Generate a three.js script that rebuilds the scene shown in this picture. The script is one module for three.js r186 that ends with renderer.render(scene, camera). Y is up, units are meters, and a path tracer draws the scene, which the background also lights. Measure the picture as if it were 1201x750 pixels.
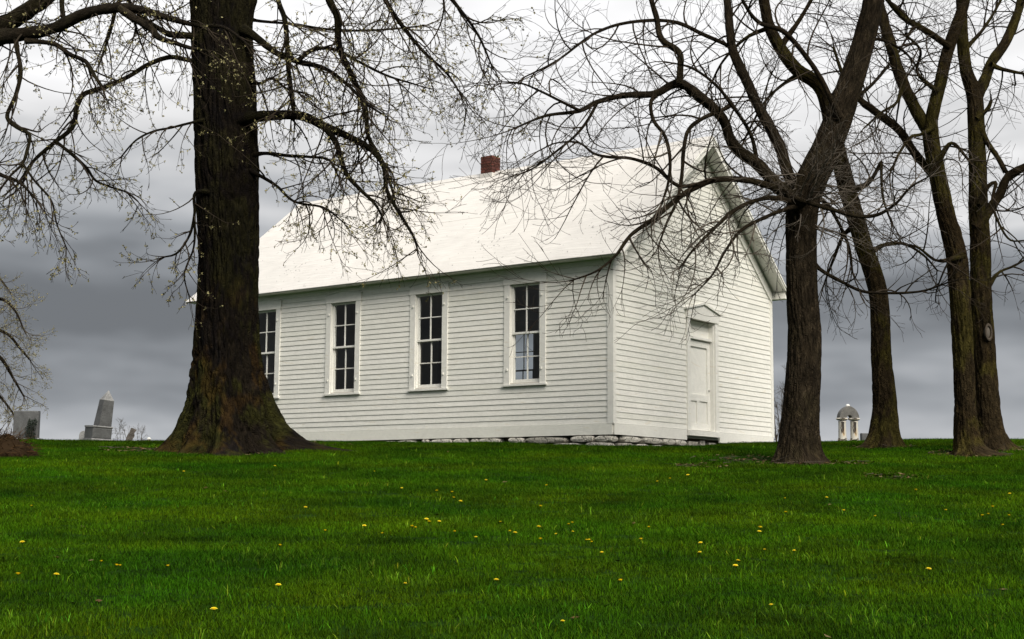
import * as THREE from 'three';
import { ImprovedNoise } from 'three/addons/math/ImprovedNoise.js';
import { mergeGeometries } from 'three/addons/utils/BufferGeometryUtils.js';

// ---------------------------------------------------------------- camera, sky, sun, exposure
const scene = new THREE.Scene();
const EYE = 1.6, FOCAL = 1639.1, PITCH = 0.12697, ROLL = -0.0069;      // focal length in pixels of a 1201 x 750 frame
const camera = new THREE.PerspectiveCamera(2 * Math.atan(375 / FOCAL) * 180 / Math.PI, 1201 / 750, 0.1, 6000);
camera.position.set(0, EYE, 0);
camera.rotation.set(PITCH, 0, -ROLL);
scene.add(camera);

const noise3 = new ImprovedNoise();
const N = (x, y, z = 0) => noise3.noise(x, y, z);
const fbm = (x, y, z = 0, o = 4) => { let a = 1, f = 1, s = 0; for (let i = 0; i < o; i++) { s += a * N(x * f + i * 7.3, y * f + i * 3.1, z * f + i * 5.7); a *= 0.5; f *= 2.03; } return s; };
const lerp = (a, b, t) => a + (b - a) * t;
const clamp = (x, a = 0, b = 1) => Math.max(a, Math.min(b, x));
const smooth = (a, b, x) => { const t = clamp((x - a) / (b - a)); return t * t * (3 - 2 * t); };
function rng(seed) { let s = seed >>> 0; return () => { s = (s + 0x6D2B79F5) >>> 0; let t = s; t = Math.imul(t ^ (t >>> 15), t | 1); t ^= t + Math.imul(t ^ (t >>> 7), t | 61); return ((t ^ (t >>> 14)) >>> 0) / 4294967296; }; }
function curve(table, x) { for (let i = 1; i < table.length; i++) if (x < table[i][0]) { const t = clamp((x - table[i - 1][0]) / (table[i][0] - table[i - 1][0])); return lerp(table[i - 1][1], table[i][1], t * t * (3 - 2 * t)); } return table[table.length - 1][1]; }

{ // overcast sky: a dark slate cloud bank low down, bright cloud overhead
  const w = 2048, h = 1024, data = new Float32Array(w * h * 4);
  const front = [[0, .17], [2.3, .155], [3.2, .12], [4.4, .085], [5.5, .096], [6.8, .062], [8.2, .064], [9.6, .088], [11, .128], [13, .185], [16, .25], [18.5, .30], [22, .33], [40, .36], [90, .39]];
  const around = [[0, .068], [9, .072], [16, .084], [24, .155], [34, .255], [50, .33], [90, .39]];
  for (let j = 0; j < h; j++) {
    const el = ((j + .5) / h - .5) * Math.PI, y = Math.sin(el), c = Math.cos(el), deg = el * 180 / Math.PI;
    for (let i = 0; i < w; i++) {
      const az = ((i + .5) / w - .5) * 2 * Math.PI, x = c * Math.cos(az), z = c * Math.sin(az);
      const k = (j * w + i) * 4;
      let L = .13, t = 0;
      if (deg > 0) {
        const low = 1 - smooth(9, 17, deg), side = clamp(x * 3, -1, 1);
        const n1 = fbm(x * 5 + 3, deg * .16, z * 5, 4), n2 = fbm(x * 8, deg * .62, z * 8 + 4, 4), n3 = fbm(x * 24, deg * 2.1, z * 24, 3);
        const d = deg + .8 * smooth(7, 11, deg) + lerp(1.5, .7, low) * n1 + .35 * n2;
        L = lerp(curve(around, Math.max(0, d)), curve(front, Math.max(0, d)), smooth(.35, .85, -z / c));
        L *= 1 + low * smooth(2, 5, deg) * .16 * side - (1 - low) * .10 * Math.max(0, side);
        L *= 1 + lerp(.12, .36, low) * n2 + lerp(.05, .14, low) * n3;
        t = 1 - smooth(.04, .25, L);
      }
      data[k] = L * lerp(1.0, .915, t); data[k + 1] = L * lerp(1.0, .985, t); data[k + 2] = L * lerp(1.01, 1.075, t); data[k + 3] = 1;
    }
  }
  const sky = new THREE.DataTexture(data, w, h, THREE.RGBAFormat, THREE.FloatType);
  sky.mapping = THREE.EquirectangularReflectionMapping; sky.magFilter = sky.minFilter = THREE.LinearFilter; sky.wrapS = THREE.RepeatWrapping; sky.needsUpdate = true;
  scene.background = sky; scene.environment = sky;
}
const sun = new THREE.DirectionalLight(new THREE.Color().setRGB(1, .94, .84), 1.5);
sun.target.position.set(2, 3, -28); sun.position.set(2 + 60 * .35, 3 + 60 * .64, -28 + 60 * .68);
sun.castShadow = true; sun.shadow.radius = 60; sun.shadow.mapSize.set(2048, 2048);
Object.assign(sun.shadow.camera, { left: -30, right: 30, top: 30, bottom: -30, near: 1, far: 140 });
scene.add(sun, sun.target);

const renderer = new THREE.WebGLRenderer({ antialias: true });
renderer.setSize(1024, 639);
renderer.toneMapping = THREE.LinearToneMapping;
renderer.toneMappingExposure = 3.3;
renderer.shadowMap.enabled = true; renderer.shadowMap.type = THREE.PCFSoftShadowMap;

// ---------------------------------------------------------------- helpers
const V = (x, y, z) => new THREE.Vector3(x, y, z);
const cp = Math.cos(PITCH), sp = Math.sin(PITCH), cr = Math.cos(ROLL), sr = Math.sin(ROLL);
function at(px, py, depth) {                                             // a place in the world `depth` metres ahead of where the photographer stood
  const dx = (px - 600.5) / FOCAL, dy = -(py - 375) / FOCAL, x = dx * cr + dy * sr, y1 = -dx * sr + dy * cr, y = y1 * cp + sp, z = cp - y1 * sp;
  return V(x / z * depth, EYE + y / z * depth, -depth);
}
// the lawn climbs to a low crest by the building and falls away behind it
const slopeKnots = [[-400, 0], [0, 0], [4, .0985], [25, .0985], [29, .031], [50, .034], [58, -.06], [120, -.05], [160, 0], [9000, 0]];
function groundBase(d) {
  const f = (a, b) => (b > a ? 1 : -1);
  let h = 0, x = 4;
  const slope = (s) => { for (let i = 1; i < slopeKnots.length; i++) if (s < slopeKnots[i][0]) { const [a, u] = slopeKnots[i - 1], [b, v] = slopeKnots[i]; return lerp(u, v, (s - a) / (b - a)); } return 0; };
  const H0 = .39 - .0;
  const ks = slopeKnots.map((k) => k[0]);
  h = -1.6 + .39;                                                        // level at d = 4
  if (d >= 4) { let a = 4; for (const k of ks) { if (k <= 4) continue; const b = Math.min(k, d); h += (slope(a + 1e-6) + slope(b - 1e-6)) / 2 * (b - a); a = b; if (d <= k) break; } }
  else { const b = Math.max(d, 0); h -= (slope(b) + slope(4 - 1e-6)) / 2 * (4 - b); }
  return h;
}
function groundY(x, z) {
  const d = -z, near = smooth(5, 12, d) * (1 - smooth(60, 90, d));
  return EYE + groundBase(d) + (.0045 * clamp(x, -25, 25) + .03 * clamp(x - 6.2, 0, 3)) * smooth(14, 30, d) * (1 - smooth(55, 90, d)) + near * (.045 * N(x * .35, z * .35, 2) + .02 * N(x * 1.1, z * 1.1, 4)) - .15 * byWalls(x, z) + (d > 120 ? 2 * N(x * .004, z * .004, 8) : 0);
}
function byWalls(x, z) { const dx = x - 2.018, dz = z + 27.803, u = dx * .5914 - dz * .8064, v = -dx * .8064 - dz * .5914; const ou = Math.max(-u, u - 7.2, 0), ov = Math.max(-v, v - 12.1, 0); return smooth(2.4, .1, Math.hypot(ou, ov)) * (1 - .6 * smooth(4, 8, v)); }
function groundHit(px, py) { let lo = 5, hi = 60; for (let d = 5; d < 60; d += .1) { const p = at(px, py, d); if (p.y < groundY(p.x, p.z)) { hi = d; lo = d - .1; break; } } const p = at(px, py, hi); p.y = groundY(p.x, p.z); return p; }

const taken = {};
function numbered(name) { const n = taken[name] = (taken[name] ?? -1) + 1; return n ? name + '_' + String(n).padStart(3, '0') : name; }
function part(name, geometry, material, parent) { const m = new THREE.Mesh(geometry, material); m.name = name; m.castShadow = m.receiveShadow = true; parent.add(m); return m; }
function thing(name, label, category, position, turn = 0, group) {
  const o = new THREE.Group(); o.name = numbered(name); o.position.copy(position); o.rotation.y = turn; o.userData = { label, category }; if (group) o.userData.group = group; scene.add(o); return o;
}
function structure(name, geometry, material) { const m = part(numbered(name), geometry, material, scene); m.userData = { kind: 'structure' }; return m; }
const stuff = (m) => { m.userData.kind = 'stuff'; return m; };
function rgb(r, g, b) { return new THREE.Color().setRGB(r, g, b); }
function mat(color, roughness = .8, more = {}) { return new THREE.MeshStandardMaterial({ color, roughness, ...more }); }
function dull(color, more = {}) { return new THREE.MeshPhysicalMaterial({ color, roughness: 1, specularIntensity: .08, ...more }); }
function texture(w, h, fn, srgb = false) {                               // fn(u, v) -> [r, g, b] 0..1
  const d = new Uint8Array(w * h * 4);
  for (let j = 0; j < h; j++) for (let i = 0; i < w; i++) { const c = fn(i / w, j / h), k = (j * w + i) * 4; d[k] = clamp(c[0]) * 255; d[k + 1] = clamp(c[1]) * 255; d[k + 2] = clamp(c[2]) * 255; d[k + 3] = 255; }
  const t = new THREE.DataTexture(d, w, h); t.wrapS = t.wrapT = THREE.RepeatWrapping; t.magFilter = THREE.LinearFilter; t.minFilter = THREE.LinearMipmapLinearFilter; t.generateMipmaps = true; if (srgb) t.colorSpace = THREE.SRGBColorSpace; t.needsUpdate = true; return t;
}
// noise that tiles over the unit square
const tiled = (u, v, f, seed = 0, o = 3, sx = 1, sy = 1) => { const a = u * 2 * Math.PI, b = v * 2 * Math.PI, r = f / (2 * Math.PI); return fbm(Math.cos(a) * r * sx + seed, Math.sin(a) * r * sx + Math.cos(b) * r * sy * 1.0 + seed * 1.7, Math.sin(b) * r * sy + seed * .6, o); };
function box(x0, x1, y0, y1, z0, z1) {                                   // a box with uv in metres
  const g = new THREE.BoxGeometry(x1 - x0, y1 - y0, z1 - z0); g.translate((x0 + x1) / 2, (y0 + y1) / 2, (z0 + z1) / 2); return metricUV(g);
}
function metricUV(g) {
  const p = g.attributes.position, n = g.attributes.normal, uv = new Float32Array(p.count * 2);
  for (let i = 0; i < p.count; i++) { const ax = Math.abs(n.getX(i)), ay = Math.abs(n.getY(i)), az = Math.abs(n.getZ(i)); let u, v; if (ax >= ay && ax >= az) { u = p.getZ(i); v = p.getY(i); } else if (ay >= az) { u = p.getX(i); v = p.getZ(i); } else { u = p.getX(i); v = p.getY(i); } uv[2 * i] = u; uv[2 * i + 1] = v; }
  g.setAttribute('uv', new THREE.BufferAttribute(uv, 2)); return g;
}
function prism(outline, z0, z1, holes = []) {                            // outline in x, y pushed from z0 to z1
  const s = new THREE.Shape(outline.map(([x, y]) => new THREE.Vector2(x, y)));
  for (const h of holes) s.holes.push(new THREE.Path(h.map(([x, y]) => new THREE.Vector2(x, y))));
  const g = new THREE.ExtrudeGeometry(s, { depth: z1 - z0, bevelEnabled: false }); g.translate(0, 0, z0); return metricUV(g);
}
const rect = (x0, x1, y0, y1) => [[x0, y0], [x1, y0], [x1, y1], [x0, y1]];
function hexa(c) {                                                       // a solid from eight corners: bottom four then top four, each seen from above turning left
  const q = [[3, 2, 1, 0], [4, 5, 6, 7], [0, 1, 5, 4], [1, 2, 6, 5], [2, 3, 7, 6], [3, 0, 4, 7]], pos = [];
  for (const [a, b, d, e] of q) for (const i of [a, b, d, a, d, e]) pos.push(...c[i]);
  const g = new THREE.BufferGeometry(); g.setAttribute('position', new THREE.Float32BufferAttribute(pos, 3)); g.computeVertexNormals(); return metricUV(g);
}

// ---------------------------------------------------------------- materials
const paintMap = texture(512, 512, (u, v) => {
  const a = tiled(u, v, 5, 1.3, 4), b = tiled(u, v, 26, 4.1, 3, 1, 1), c = tiled(u, v, 14, 8.8, 3, .35, 2.4);
  const g = .965 + .028 * a + .022 * b, s = smooth(.45, .85, c + .4 * a) * .045, k = smooth(.72, .9, b + .35 * a) * .07;
  return [g - s * .7 - k, g - s - k, g - s * 1.5 - k * 1.15];
}, true);
const paintBump = texture(512, 512, (u, v) => { const g = .5 + .3 * tiled(u, v, 60, 2.2, 3, .25, 2.2) + .15 * tiled(u, v, 12, 6, 2); return [g, g, g]; });
paintMap.repeat.set(.45, .45); paintBump.repeat.set(.8, .8);
const paint = [[.81, .80, .745], [.785, .78, .725], [.83, .82, .77], [.775, .77, .705]].map((c) => mat(rgb(...c), .62, { map: paintMap, bumpMap: paintBump, bumpScale: .003 }));
const trimPaint = mat(rgb(.81, .80, .75), .55, { map: paintMap, bumpMap: paintBump, bumpScale: .0015 });
const roofBump = texture(512, 512, (u, v) => { const g = .5 + .34 * tiled(u, v, 30, 3.2, 3, 2.2, .22) + .25 * tiled(u, v, 9, 5, 3) + .1 * tiled(u, v, 70, 5, 2); return [g, g, g]; });
const roofMap = texture(512, 512, (u, v) => { const g = .95 + .03 * tiled(u, v, 5, 3, 4) + .03 * tiled(u, v, 28, 6.3, 3, 2, .2), k = smooth(.72, .86, tiled(u, v, 46, 11, 2) + .3 * tiled(u, v, 6, 2, 2)) * .3; return [g - k, g - .006 - k, g - .02 - k]; }, true);
roofBump.repeat.set(.4, .4); roofMap.repeat.set(.33, .33);
const roofPaint = [[.62, .605, .588], [.605, .592, .577], [.63, .613, .597]].map((c) => mat(rgb(...c), .5, { map: roofMap, bumpMap: roofBump, bumpScale: .007 }));
const stoneBump = texture(256, 256, (u, v) => { const g = .5 + .4 * tiled(u, v, 14, 1, 4); return [g, g, g]; });
const stoneMap = texture(256, 256, (u, v) => { const a = tiled(u, v, 8, 2, 4), k = smooth(.1, .5, tiled(u, v, 12, 7, 4)); const g = .84 + .13 * a - .3 * k; return [g, g * .985, g * .95]; }, true);
stoneBump.repeat.set(2, 2); stoneMap.repeat.set(1.3, 1.3);
const limewash = [[.72, .71, .68], [.62, .61, .58], [.48, .47, .44]].map((c) => mat(rgb(...c), .9, { map: stoneMap, bumpMap: stoneBump, bumpScale: .02 }));
const glass = new THREE.MeshPhysicalMaterial({ color: rgb(.93, .95, .95), roughness: .02, transmission: 1, thickness: 0, ior: 1.5 });
const interior = mat(rgb(.42, .40, .36), .95);
const darkWood = mat(rgb(.07, .055, .04), .9), floorWood = mat(rgb(.20, .15, .10), .8);
const brickMat = [[.085, .020, .012], [.065, .017, .011], [.105, .028, .018]].map((c) => mat(rgb(...c), .9, { bumpMap: stoneBump, bumpScale: .008 }));
const mortar = mat(rgb(.12, .085, .07), .95);

// bark: fine relief and flecks; the big furrows are geometry
const barkBump = texture(512, 1024, (u, v) => { const w = .08 * tiled(u, v, 9, 3, 2), r = 1 - Math.abs(tiled(u + w, v, 34, 1.5, 3, 1.6, .32)) * 2.2, f = tiled(u, v, 70, 7, 3); const g = clamp(.45 + .35 * r + .22 * f); return [g, g, g]; });
const barkMap = texture(512, 512, (u, v) => { const a = tiled(u, v, 9, 4, 3), b = tiled(u, v, 40, 8, 3, 1.5, .5), g = .80 + .16 * a + .22 * b; return [g, g * .98, g * .95]; }, true);
barkBump.repeat.set(1.2, .6); barkMap.repeat.set(1, .6);
const bark = new THREE.MeshPhysicalMaterial({ color: 0xffffff, roughness: .95, specularIntensity: .12, vertexColors: true, map: barkMap, bumpMap: barkBump, bumpScale: .04 });
const twigMat = dull(rgb(.032, .025, .018)), twigPale = dull(rgb(.085, .072, .058)), leafMat = new THREE.MeshStandardMaterial({ color: rgb(.20, .178, .072), roughness: .7, side: THREE.DoubleSide });

// ---------------------------------------------------------------- ground
const trees = { left: groundHit(268, 529), front: groundHit(938, 544), second: groundHit(1036, 526), third: groundHit(1136, 533), fourth: groundHit(1162, 528) };
const soilSpots = [[trees.left, 1.2, .9], [groundHit(352, 521), .8, .7], [groundHit(160, 529), .55, .6], [trees.front, .55, .9], [groundHit(885, 541), .8, .55], [groundHit(985, 545), .5, .6], [groundHit(1045, 561), .35, .4], [groundHit(822, 548), .35, .35], [trees.second, .6, .8], [trees.third, .6, 1], [trees.fourth, .55, .8]];
function soil(x, z) { let s = 0; for (const [p, r, k] of soilSpots) { const d = Math.hypot(x - p.x, (z - p.z) * 1.0) / r; s = Math.max(s, k * smooth(1.15, .6, d + .45 * N(x * 2.3, z * 2.3, 3) + .3 * N(x * 7, z * 7, 1))); } return s; }
{
  const xs = [], ds = [];
  for (let x = -15; x <= 15.001; x += .2) xs.push(x);
  for (let x = 16, s = 1.2; x < 3000; x += s, s *= 1.35) { xs.push(x); xs.unshift(-x); }
  for (let d = 5; d <= 54; d += d < 36 ? .2 : .5) ds.push(d);
  for (let d = 55, s = 1.5; d < 3500; d += s, s *= 1.3) ds.push(d);
  for (let d = 4, s = 1; d > -600; d -= s, s *= 1.5) ds.unshift(d);
  const pos = [], col = [], uv = [], idx = [];
  for (const d of ds) for (const x of xs) {
    pos.push(x, groundY(x, -d), -d); uv.push(x, d);
    const s = soil(x, -d), g = .8 + .5 * fbm(x * .9, d * .9, 2, 3), k = clamp(s);
    col.push(lerp(.012 * g, .030, k), lerp(.036 * g, .021, k), lerp(.003 * g, .012, k));
  }
  const w = xs.length;
  for (let j = 0; j < ds.length - 1; j++) for (let i = 0; i < w - 1; i++) { const a = j * w + i; idx.push(a, a + 1, a + w, a + 1, a + w + 1, a + w); }
  const g = new THREE.BufferGeometry(); g.setAttribute('position', new THREE.Float32BufferAttribute(pos, 3)); g.setAttribute('color', new THREE.Float32BufferAttribute(col, 3)); g.setAttribute('uv', new THREE.Float32BufferAttribute(uv, 2)); g.setIndex(idx); g.computeVertexNormals();
  const gb = texture(512, 512, (u, v) => { const q = .5 + .4 * tiled(u, v, 40, 3, 4); return [q, q, q]; }); gb.repeat.set(.7, .7);
  structure('ground', g, dull(0xffffff, { vertexColors: true, bumpMap: gb, bumpScale: .03 }));
}

// ---------------------------------------------------------------- the building
const YAW = .93833, WID = 7.2, LEN = 12.1, ROW = .115, H0 = .42;          // H0: top of the skirting above the base
const corner = V(2.018, EYE + 1.4896 - H0, -27.803);
const building = thing('clapboard_building', 'white clapboard one-room building with pale gable roof, tall windows and a brick chimney', 'building', corner, YAW);
const R = rng(11);
const eaveX = -.3, eaveH = 3.38, ridgeH = 6.56, slope = (ridgeH - eaveH) / (WID / 2 - eaveX);
const roofTop = (x) => H0 + ridgeH - Math.abs(x - WID / 2) * slope;        // top of roof over the building's width
const winPos = [2.15, 4.76, 7.33, 9.92], winW = .80, winB = .90, winT = 3.0;
function frameOn(parent, name, x, z, turn) { const o = new THREE.Group(); o.name = name; o.position.set(x, 0, z); o.rotation.y = turn; parent.add(o); return o; }

function clapboard(wall, s0, s1, h, t0, t1, cut) {                       // one board; its ends at the bottom (s0, s1) and at the top (t0, t1) along the wall
  const y0 = H0 + h + (R() - .5) * .003, y1 = H0 + h + ROW + .012, o = .0205 + (R() - .5) * .0035;
  const g = hexa([[s0, y0, .002], [s0, y0, o], [s1, y0 + (R() - .5) * .002, o], [s1, y0, .002], [t0, y1, .002], [t0, y1, .0065], [t1, y1, .0065], [t1, y1, .002]].map((c) => c));
  const uv = g.attributes.uv, du = R() * 20, dv = R() * 20; for (let i = 0; i < uv.count; i++) uv.setXY(i, uv.getX(i) + du, uv.getY(i) + dv);
  return part('clapboard', g, paint[R() < .62 ? 0 : R() < .5 ? 1 : R() < .6 ? 2 : 3], wall);
}
function clad(wall, len, rows, openings, ends) {
  for (let i = 0; i < rows; i++) {
    const h = i * ROW, mid = h + ROW * .5;
    let [a, b, ta, tb] = ends(h);
    if (b - a < .12) break;
    let spans = [[a, b, ta, tb]];
    for (const [o0, o1, p0, p1] of openings) if (mid > p0 && mid < p1) spans = spans.flatMap(([x0, x1, u0, u1]) => (o0 > x1 || o1 < x0 ? [[x0, x1, u0, u1]] : [[x0, o0, u0, o0], [o1, x1, o1, u1]].filter(([p, q]) => q - p > .03)));
    for (const [x0, x1, u0, u1] of spans) {
      const cuts = []; if (x1 - x0 > 4.6) for (let c = x0 + 2.2 + R() * 2.2; c < x1 - 1.2; c += 3 + R() * 1.8) cuts.push(c);
      const pts = [x0, ...cuts, x1];
      for (let k = 0; k < pts.length - 1; k++) clapboard(wall, pts[k] + (k ? .0015 : 0), pts[k + 1] - (k < cuts.length ? .0015 : 0), h, k ? pts[k] + .0015 : u0, k < cuts.length ? pts[k + 1] - .0015 : u1);
    }
  }
}
// walls: a core with real openings, boards outside
const wallTop = H0 + 3.50;
function sideWall(turn, x, z, flip, boards) {
  const wins = winPos.map((b) => (flip ? b : LEN - b));
  const holes = wins.map((c) => rect(c - winW / 2, c + winW / 2, H0 + winB, H0 + winT).reverse());
  const wall = part('wall', prism(rect(0, LEN, H0 - .18, wallTop), -.14, 0, holes), boards ? interior : trimPaint, building);
  wall.position.set(x, 0, z); wall.rotation.y = turn;
  if (boards) clad(wall, LEN, 30, wins.map((c) => [c - .535, c + .535, winB - .04, winT + .21]), () => [.0, LEN - .0, 0, LEN]);
  return wall;
}
sideWall(-Math.PI / 2, 0, -LEN, false, true);
sideWall(Math.PI / 2, WID, 0, true, false);
const gableOutline = [[0, H0 - .18], [WID, H0 - .18], [WID, roofTop(WID) - .16], [WID / 2, roofTop(WID / 2) - .16], [0, roofTop(0) - .16]];
const doorS = 3.70, doorW = 1.17, doorT = 2.45;
{
  const d0 = doorS - doorW / 2, d1 = doorS + doorW / 2;
  const front = part('wall', prism(gableOutline.map(([x, y]) => [clamp(x, .145, WID - .145), y]), -.14, 0, [rect(d0, d1, H0 - .02, H0 + doorT).reverse()]), interior, building);
  const top = (h) => { const x = Math.max(0, (H0 + h - (roofTop(0) - .17)) / slope); return x; };
  clad(front, WID, 60, [[doorS - .72, doorS + .72, -.1, doorT + .06], [doorS - .70, doorS + .70, doorT, doorT + .25]], (h) => { const a = top(h), b = top(h + ROW); return [a, WID - a, Math.max(a, b), WID - Math.max(a, b)]; });
  const back = part('wall', prism(gableOutline.map(([x, y]) => [clamp(x, .145, WID - .145), y]), -LEN, -LEN + .14), trimPaint, building);
}
// inside: floor and ceiling shut the room
part('floor', box(.142, WID - .142, H0 - .16, H0 - .02, -LEN + .142, -.142), floorWood, building);
part('ceiling', box(.142, WID - .142, H0 + 3.28, H0 + 3.36, -LEN + .142, -.142), interior, building);

// corner boards
for (const [x0, x1, z0, z1] of [[-.034, -.0005, -.105, .036], [0, .085, .0005, .0345], [WID - .085, WID, .0005, .0345], [WID + .0005, WID + .034, -.105, .036], [-.034, -.0005, -LEN, -LEN + .11]]) part('corner_board', box(x0, x1, H0 - .01, H0 + 3.40, z0, z1), trimPaint, building);
// skirting boards below the siding
{
  let s = 0; const lens = [3.35, 1.9, 3.1, 2.6, 1.12];
  for (const l of lens) { const dy = (R() - .5) * .012, t = .006 + R() * .006; const g = hexa([[-t - .028, H0 - .225 + dy, -s - l + .002], [-.0005, H0 - .225 + dy, -s - l + .002], [-.0005, H0 - .225 + dy * .3, -s], [-t - .028, H0 - .225 + dy * .3, -s], [-t - .020, H0 - .004, -s - l + .002], [-.0005, H0 - .004, -s - l + .002], [-.0005, H0 - .004, -s], [-t - .020, H0 - .004, -s]].map(([x, y, z]) => [x, y, z])); part('skirting_board', g, paint[3], building); s += l; }
  part('skirting_board', box(.02, doorS - .745, H0 - .225, H0 - .004, .0005, .032), paint[0], building);
  part('skirting_board', box(doorS + .745, WID - .75, H0 - .235, H0 - .004, .0005, .033), paint[2], building);
  part('skirting_board', box(WID - .748, WID, H0 - .17, H0 - .004, .0005, .030), paint[0], building);
  part('skirting_board', box(WID, WID + .03, H0 - .22, H0 - .004, -LEN, 0), paint[0], building);
  part('skirting_board', box(0, WID, H0 - .22, H0 - .004, -LEN - .03, -LEN), paint[0], building);
}
// foundation: irregular lime-washed stones laid dry
{
  const foundation = new THREE.Group(); foundation.name = 'foundation'; building.add(foundation);
  function stone(along, len, y0, h, depth, side, m) {
    const g = new THREE.BoxGeometry(len, h, depth, 4, 3, 3), p = g.attributes.position;
    for (let i = 0; i < p.count; i++) { let x = p.getX(i) / len * 2, y = p.getY(i) / h * 2, z = p.getZ(i) / depth * 2; const k = 1 - .08 * (x * x * y * y + x * x * z * z + y * y * z * z); const w = .10 * N(x * 1.3 + along * 3, y * 1.3 + y0 * 5, z * 1.3 + along) + .05 * N(x * 3 + along * 7, y * 3, z * 3); p.setXYZ(i, x * len / 2 * (k + w * .3), y * h / 2 * (k + w), z * depth / 2 * (k + w * 1.2)); }
    g.computeVertexNormals(); metricUV(g);
    const o = part('foundation_stone', g, m, foundation);
    if (side === 'left') { o.rotation.y = Math.PI / 2 + (R() - .5) * .06; o.position.set(depth / 2 - .055 - R() * .04, y0 + h / 2, -along - len / 2); }
    else if (side === 'front') { o.rotation.y = (R() - .5) * .06; o.position.set(along + len / 2, y0 + h / 2, -depth / 2 + .055 + R() * .04); }
    else if (side === 'right') { o.rotation.y = Math.PI / 2; o.position.set(WID - depth / 2, y0 + h / 2, -along - len / 2); }
    else { o.position.set(along + len / 2, y0 + h / 2, -LEN + depth / 2); }
    o.rotation.z += (R() - .5) * .05;
  }
  const skirtBottom = H0 - .225, pickm = () => limewash[R() < .6 ? 0 : R() < .6 ? 1 : 2];
  // left side: upper course (with the gaps that show), rougher lower course
  const gaps = [[1.0, 1.08], [2.55, 2.75], [3.55, 3.62], [4.9, 5.05], [6.0, 6.35]];
  for (let s = -.02; s < LEN - .3;) { const l = .35 + R() * .75; const gap = gaps.find(([a, b]) => s + l > a && s < b); const e = gap ? Math.max(s + .12, gap[0]) : s + l; if (e - s > .1) stone(s, e - s - .015, skirtBottom - .14 - R() * .01, .115 + R() * .02, .28, 'left', pickm()); s = gap ? gap[1] : e; }
  for (let s = .02; s < LEN - .3;) { const l = .3 + R() * .6; stone(s, l - .02, skirtBottom - .36, .21, .30, 'left', pickm()); s += l; }
  for (let s = .32; s < 2.75;) { const l = .38 + R() * .5; stone(s, Math.min(l, 2.9 - s) - .015, skirtBottom - .135, .12, .28, 'front', pickm()); s += l; }
  for (let s = .25; s < 2.9;) { const l = .3 + R() * .4; stone(s, l - .03, skirtBottom - .35, .20, .3, 'front', pickm()); s += l; }
  for (let s = 4.7; s < WID - .5;) { const l = .5 + R() * .5; stone(s, l - .06, skirtBottom - .33, .22, .3, 'front', limewash[2]); s += l; }
  for (const [side, l0] of [['right', LEN], ['back', WID]]) for (let s = .05; s < l0 - .5;) { const l = .6 + R() * .7; stone(s, Math.min(l, l0 - s) - .02, skirtBottom - .4, .41, .3, side, pickm()); s += l; }
  part('floor_beam', box(.12, WID - .12, H0 - .34, H0 - .165, -.34, -.15), darkWood, foundation);
  part('floor_beam', box(.16, .34, H0 - .34, H0 - .165, -LEN + .2, -.36), darkWood, foundation);
}

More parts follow.
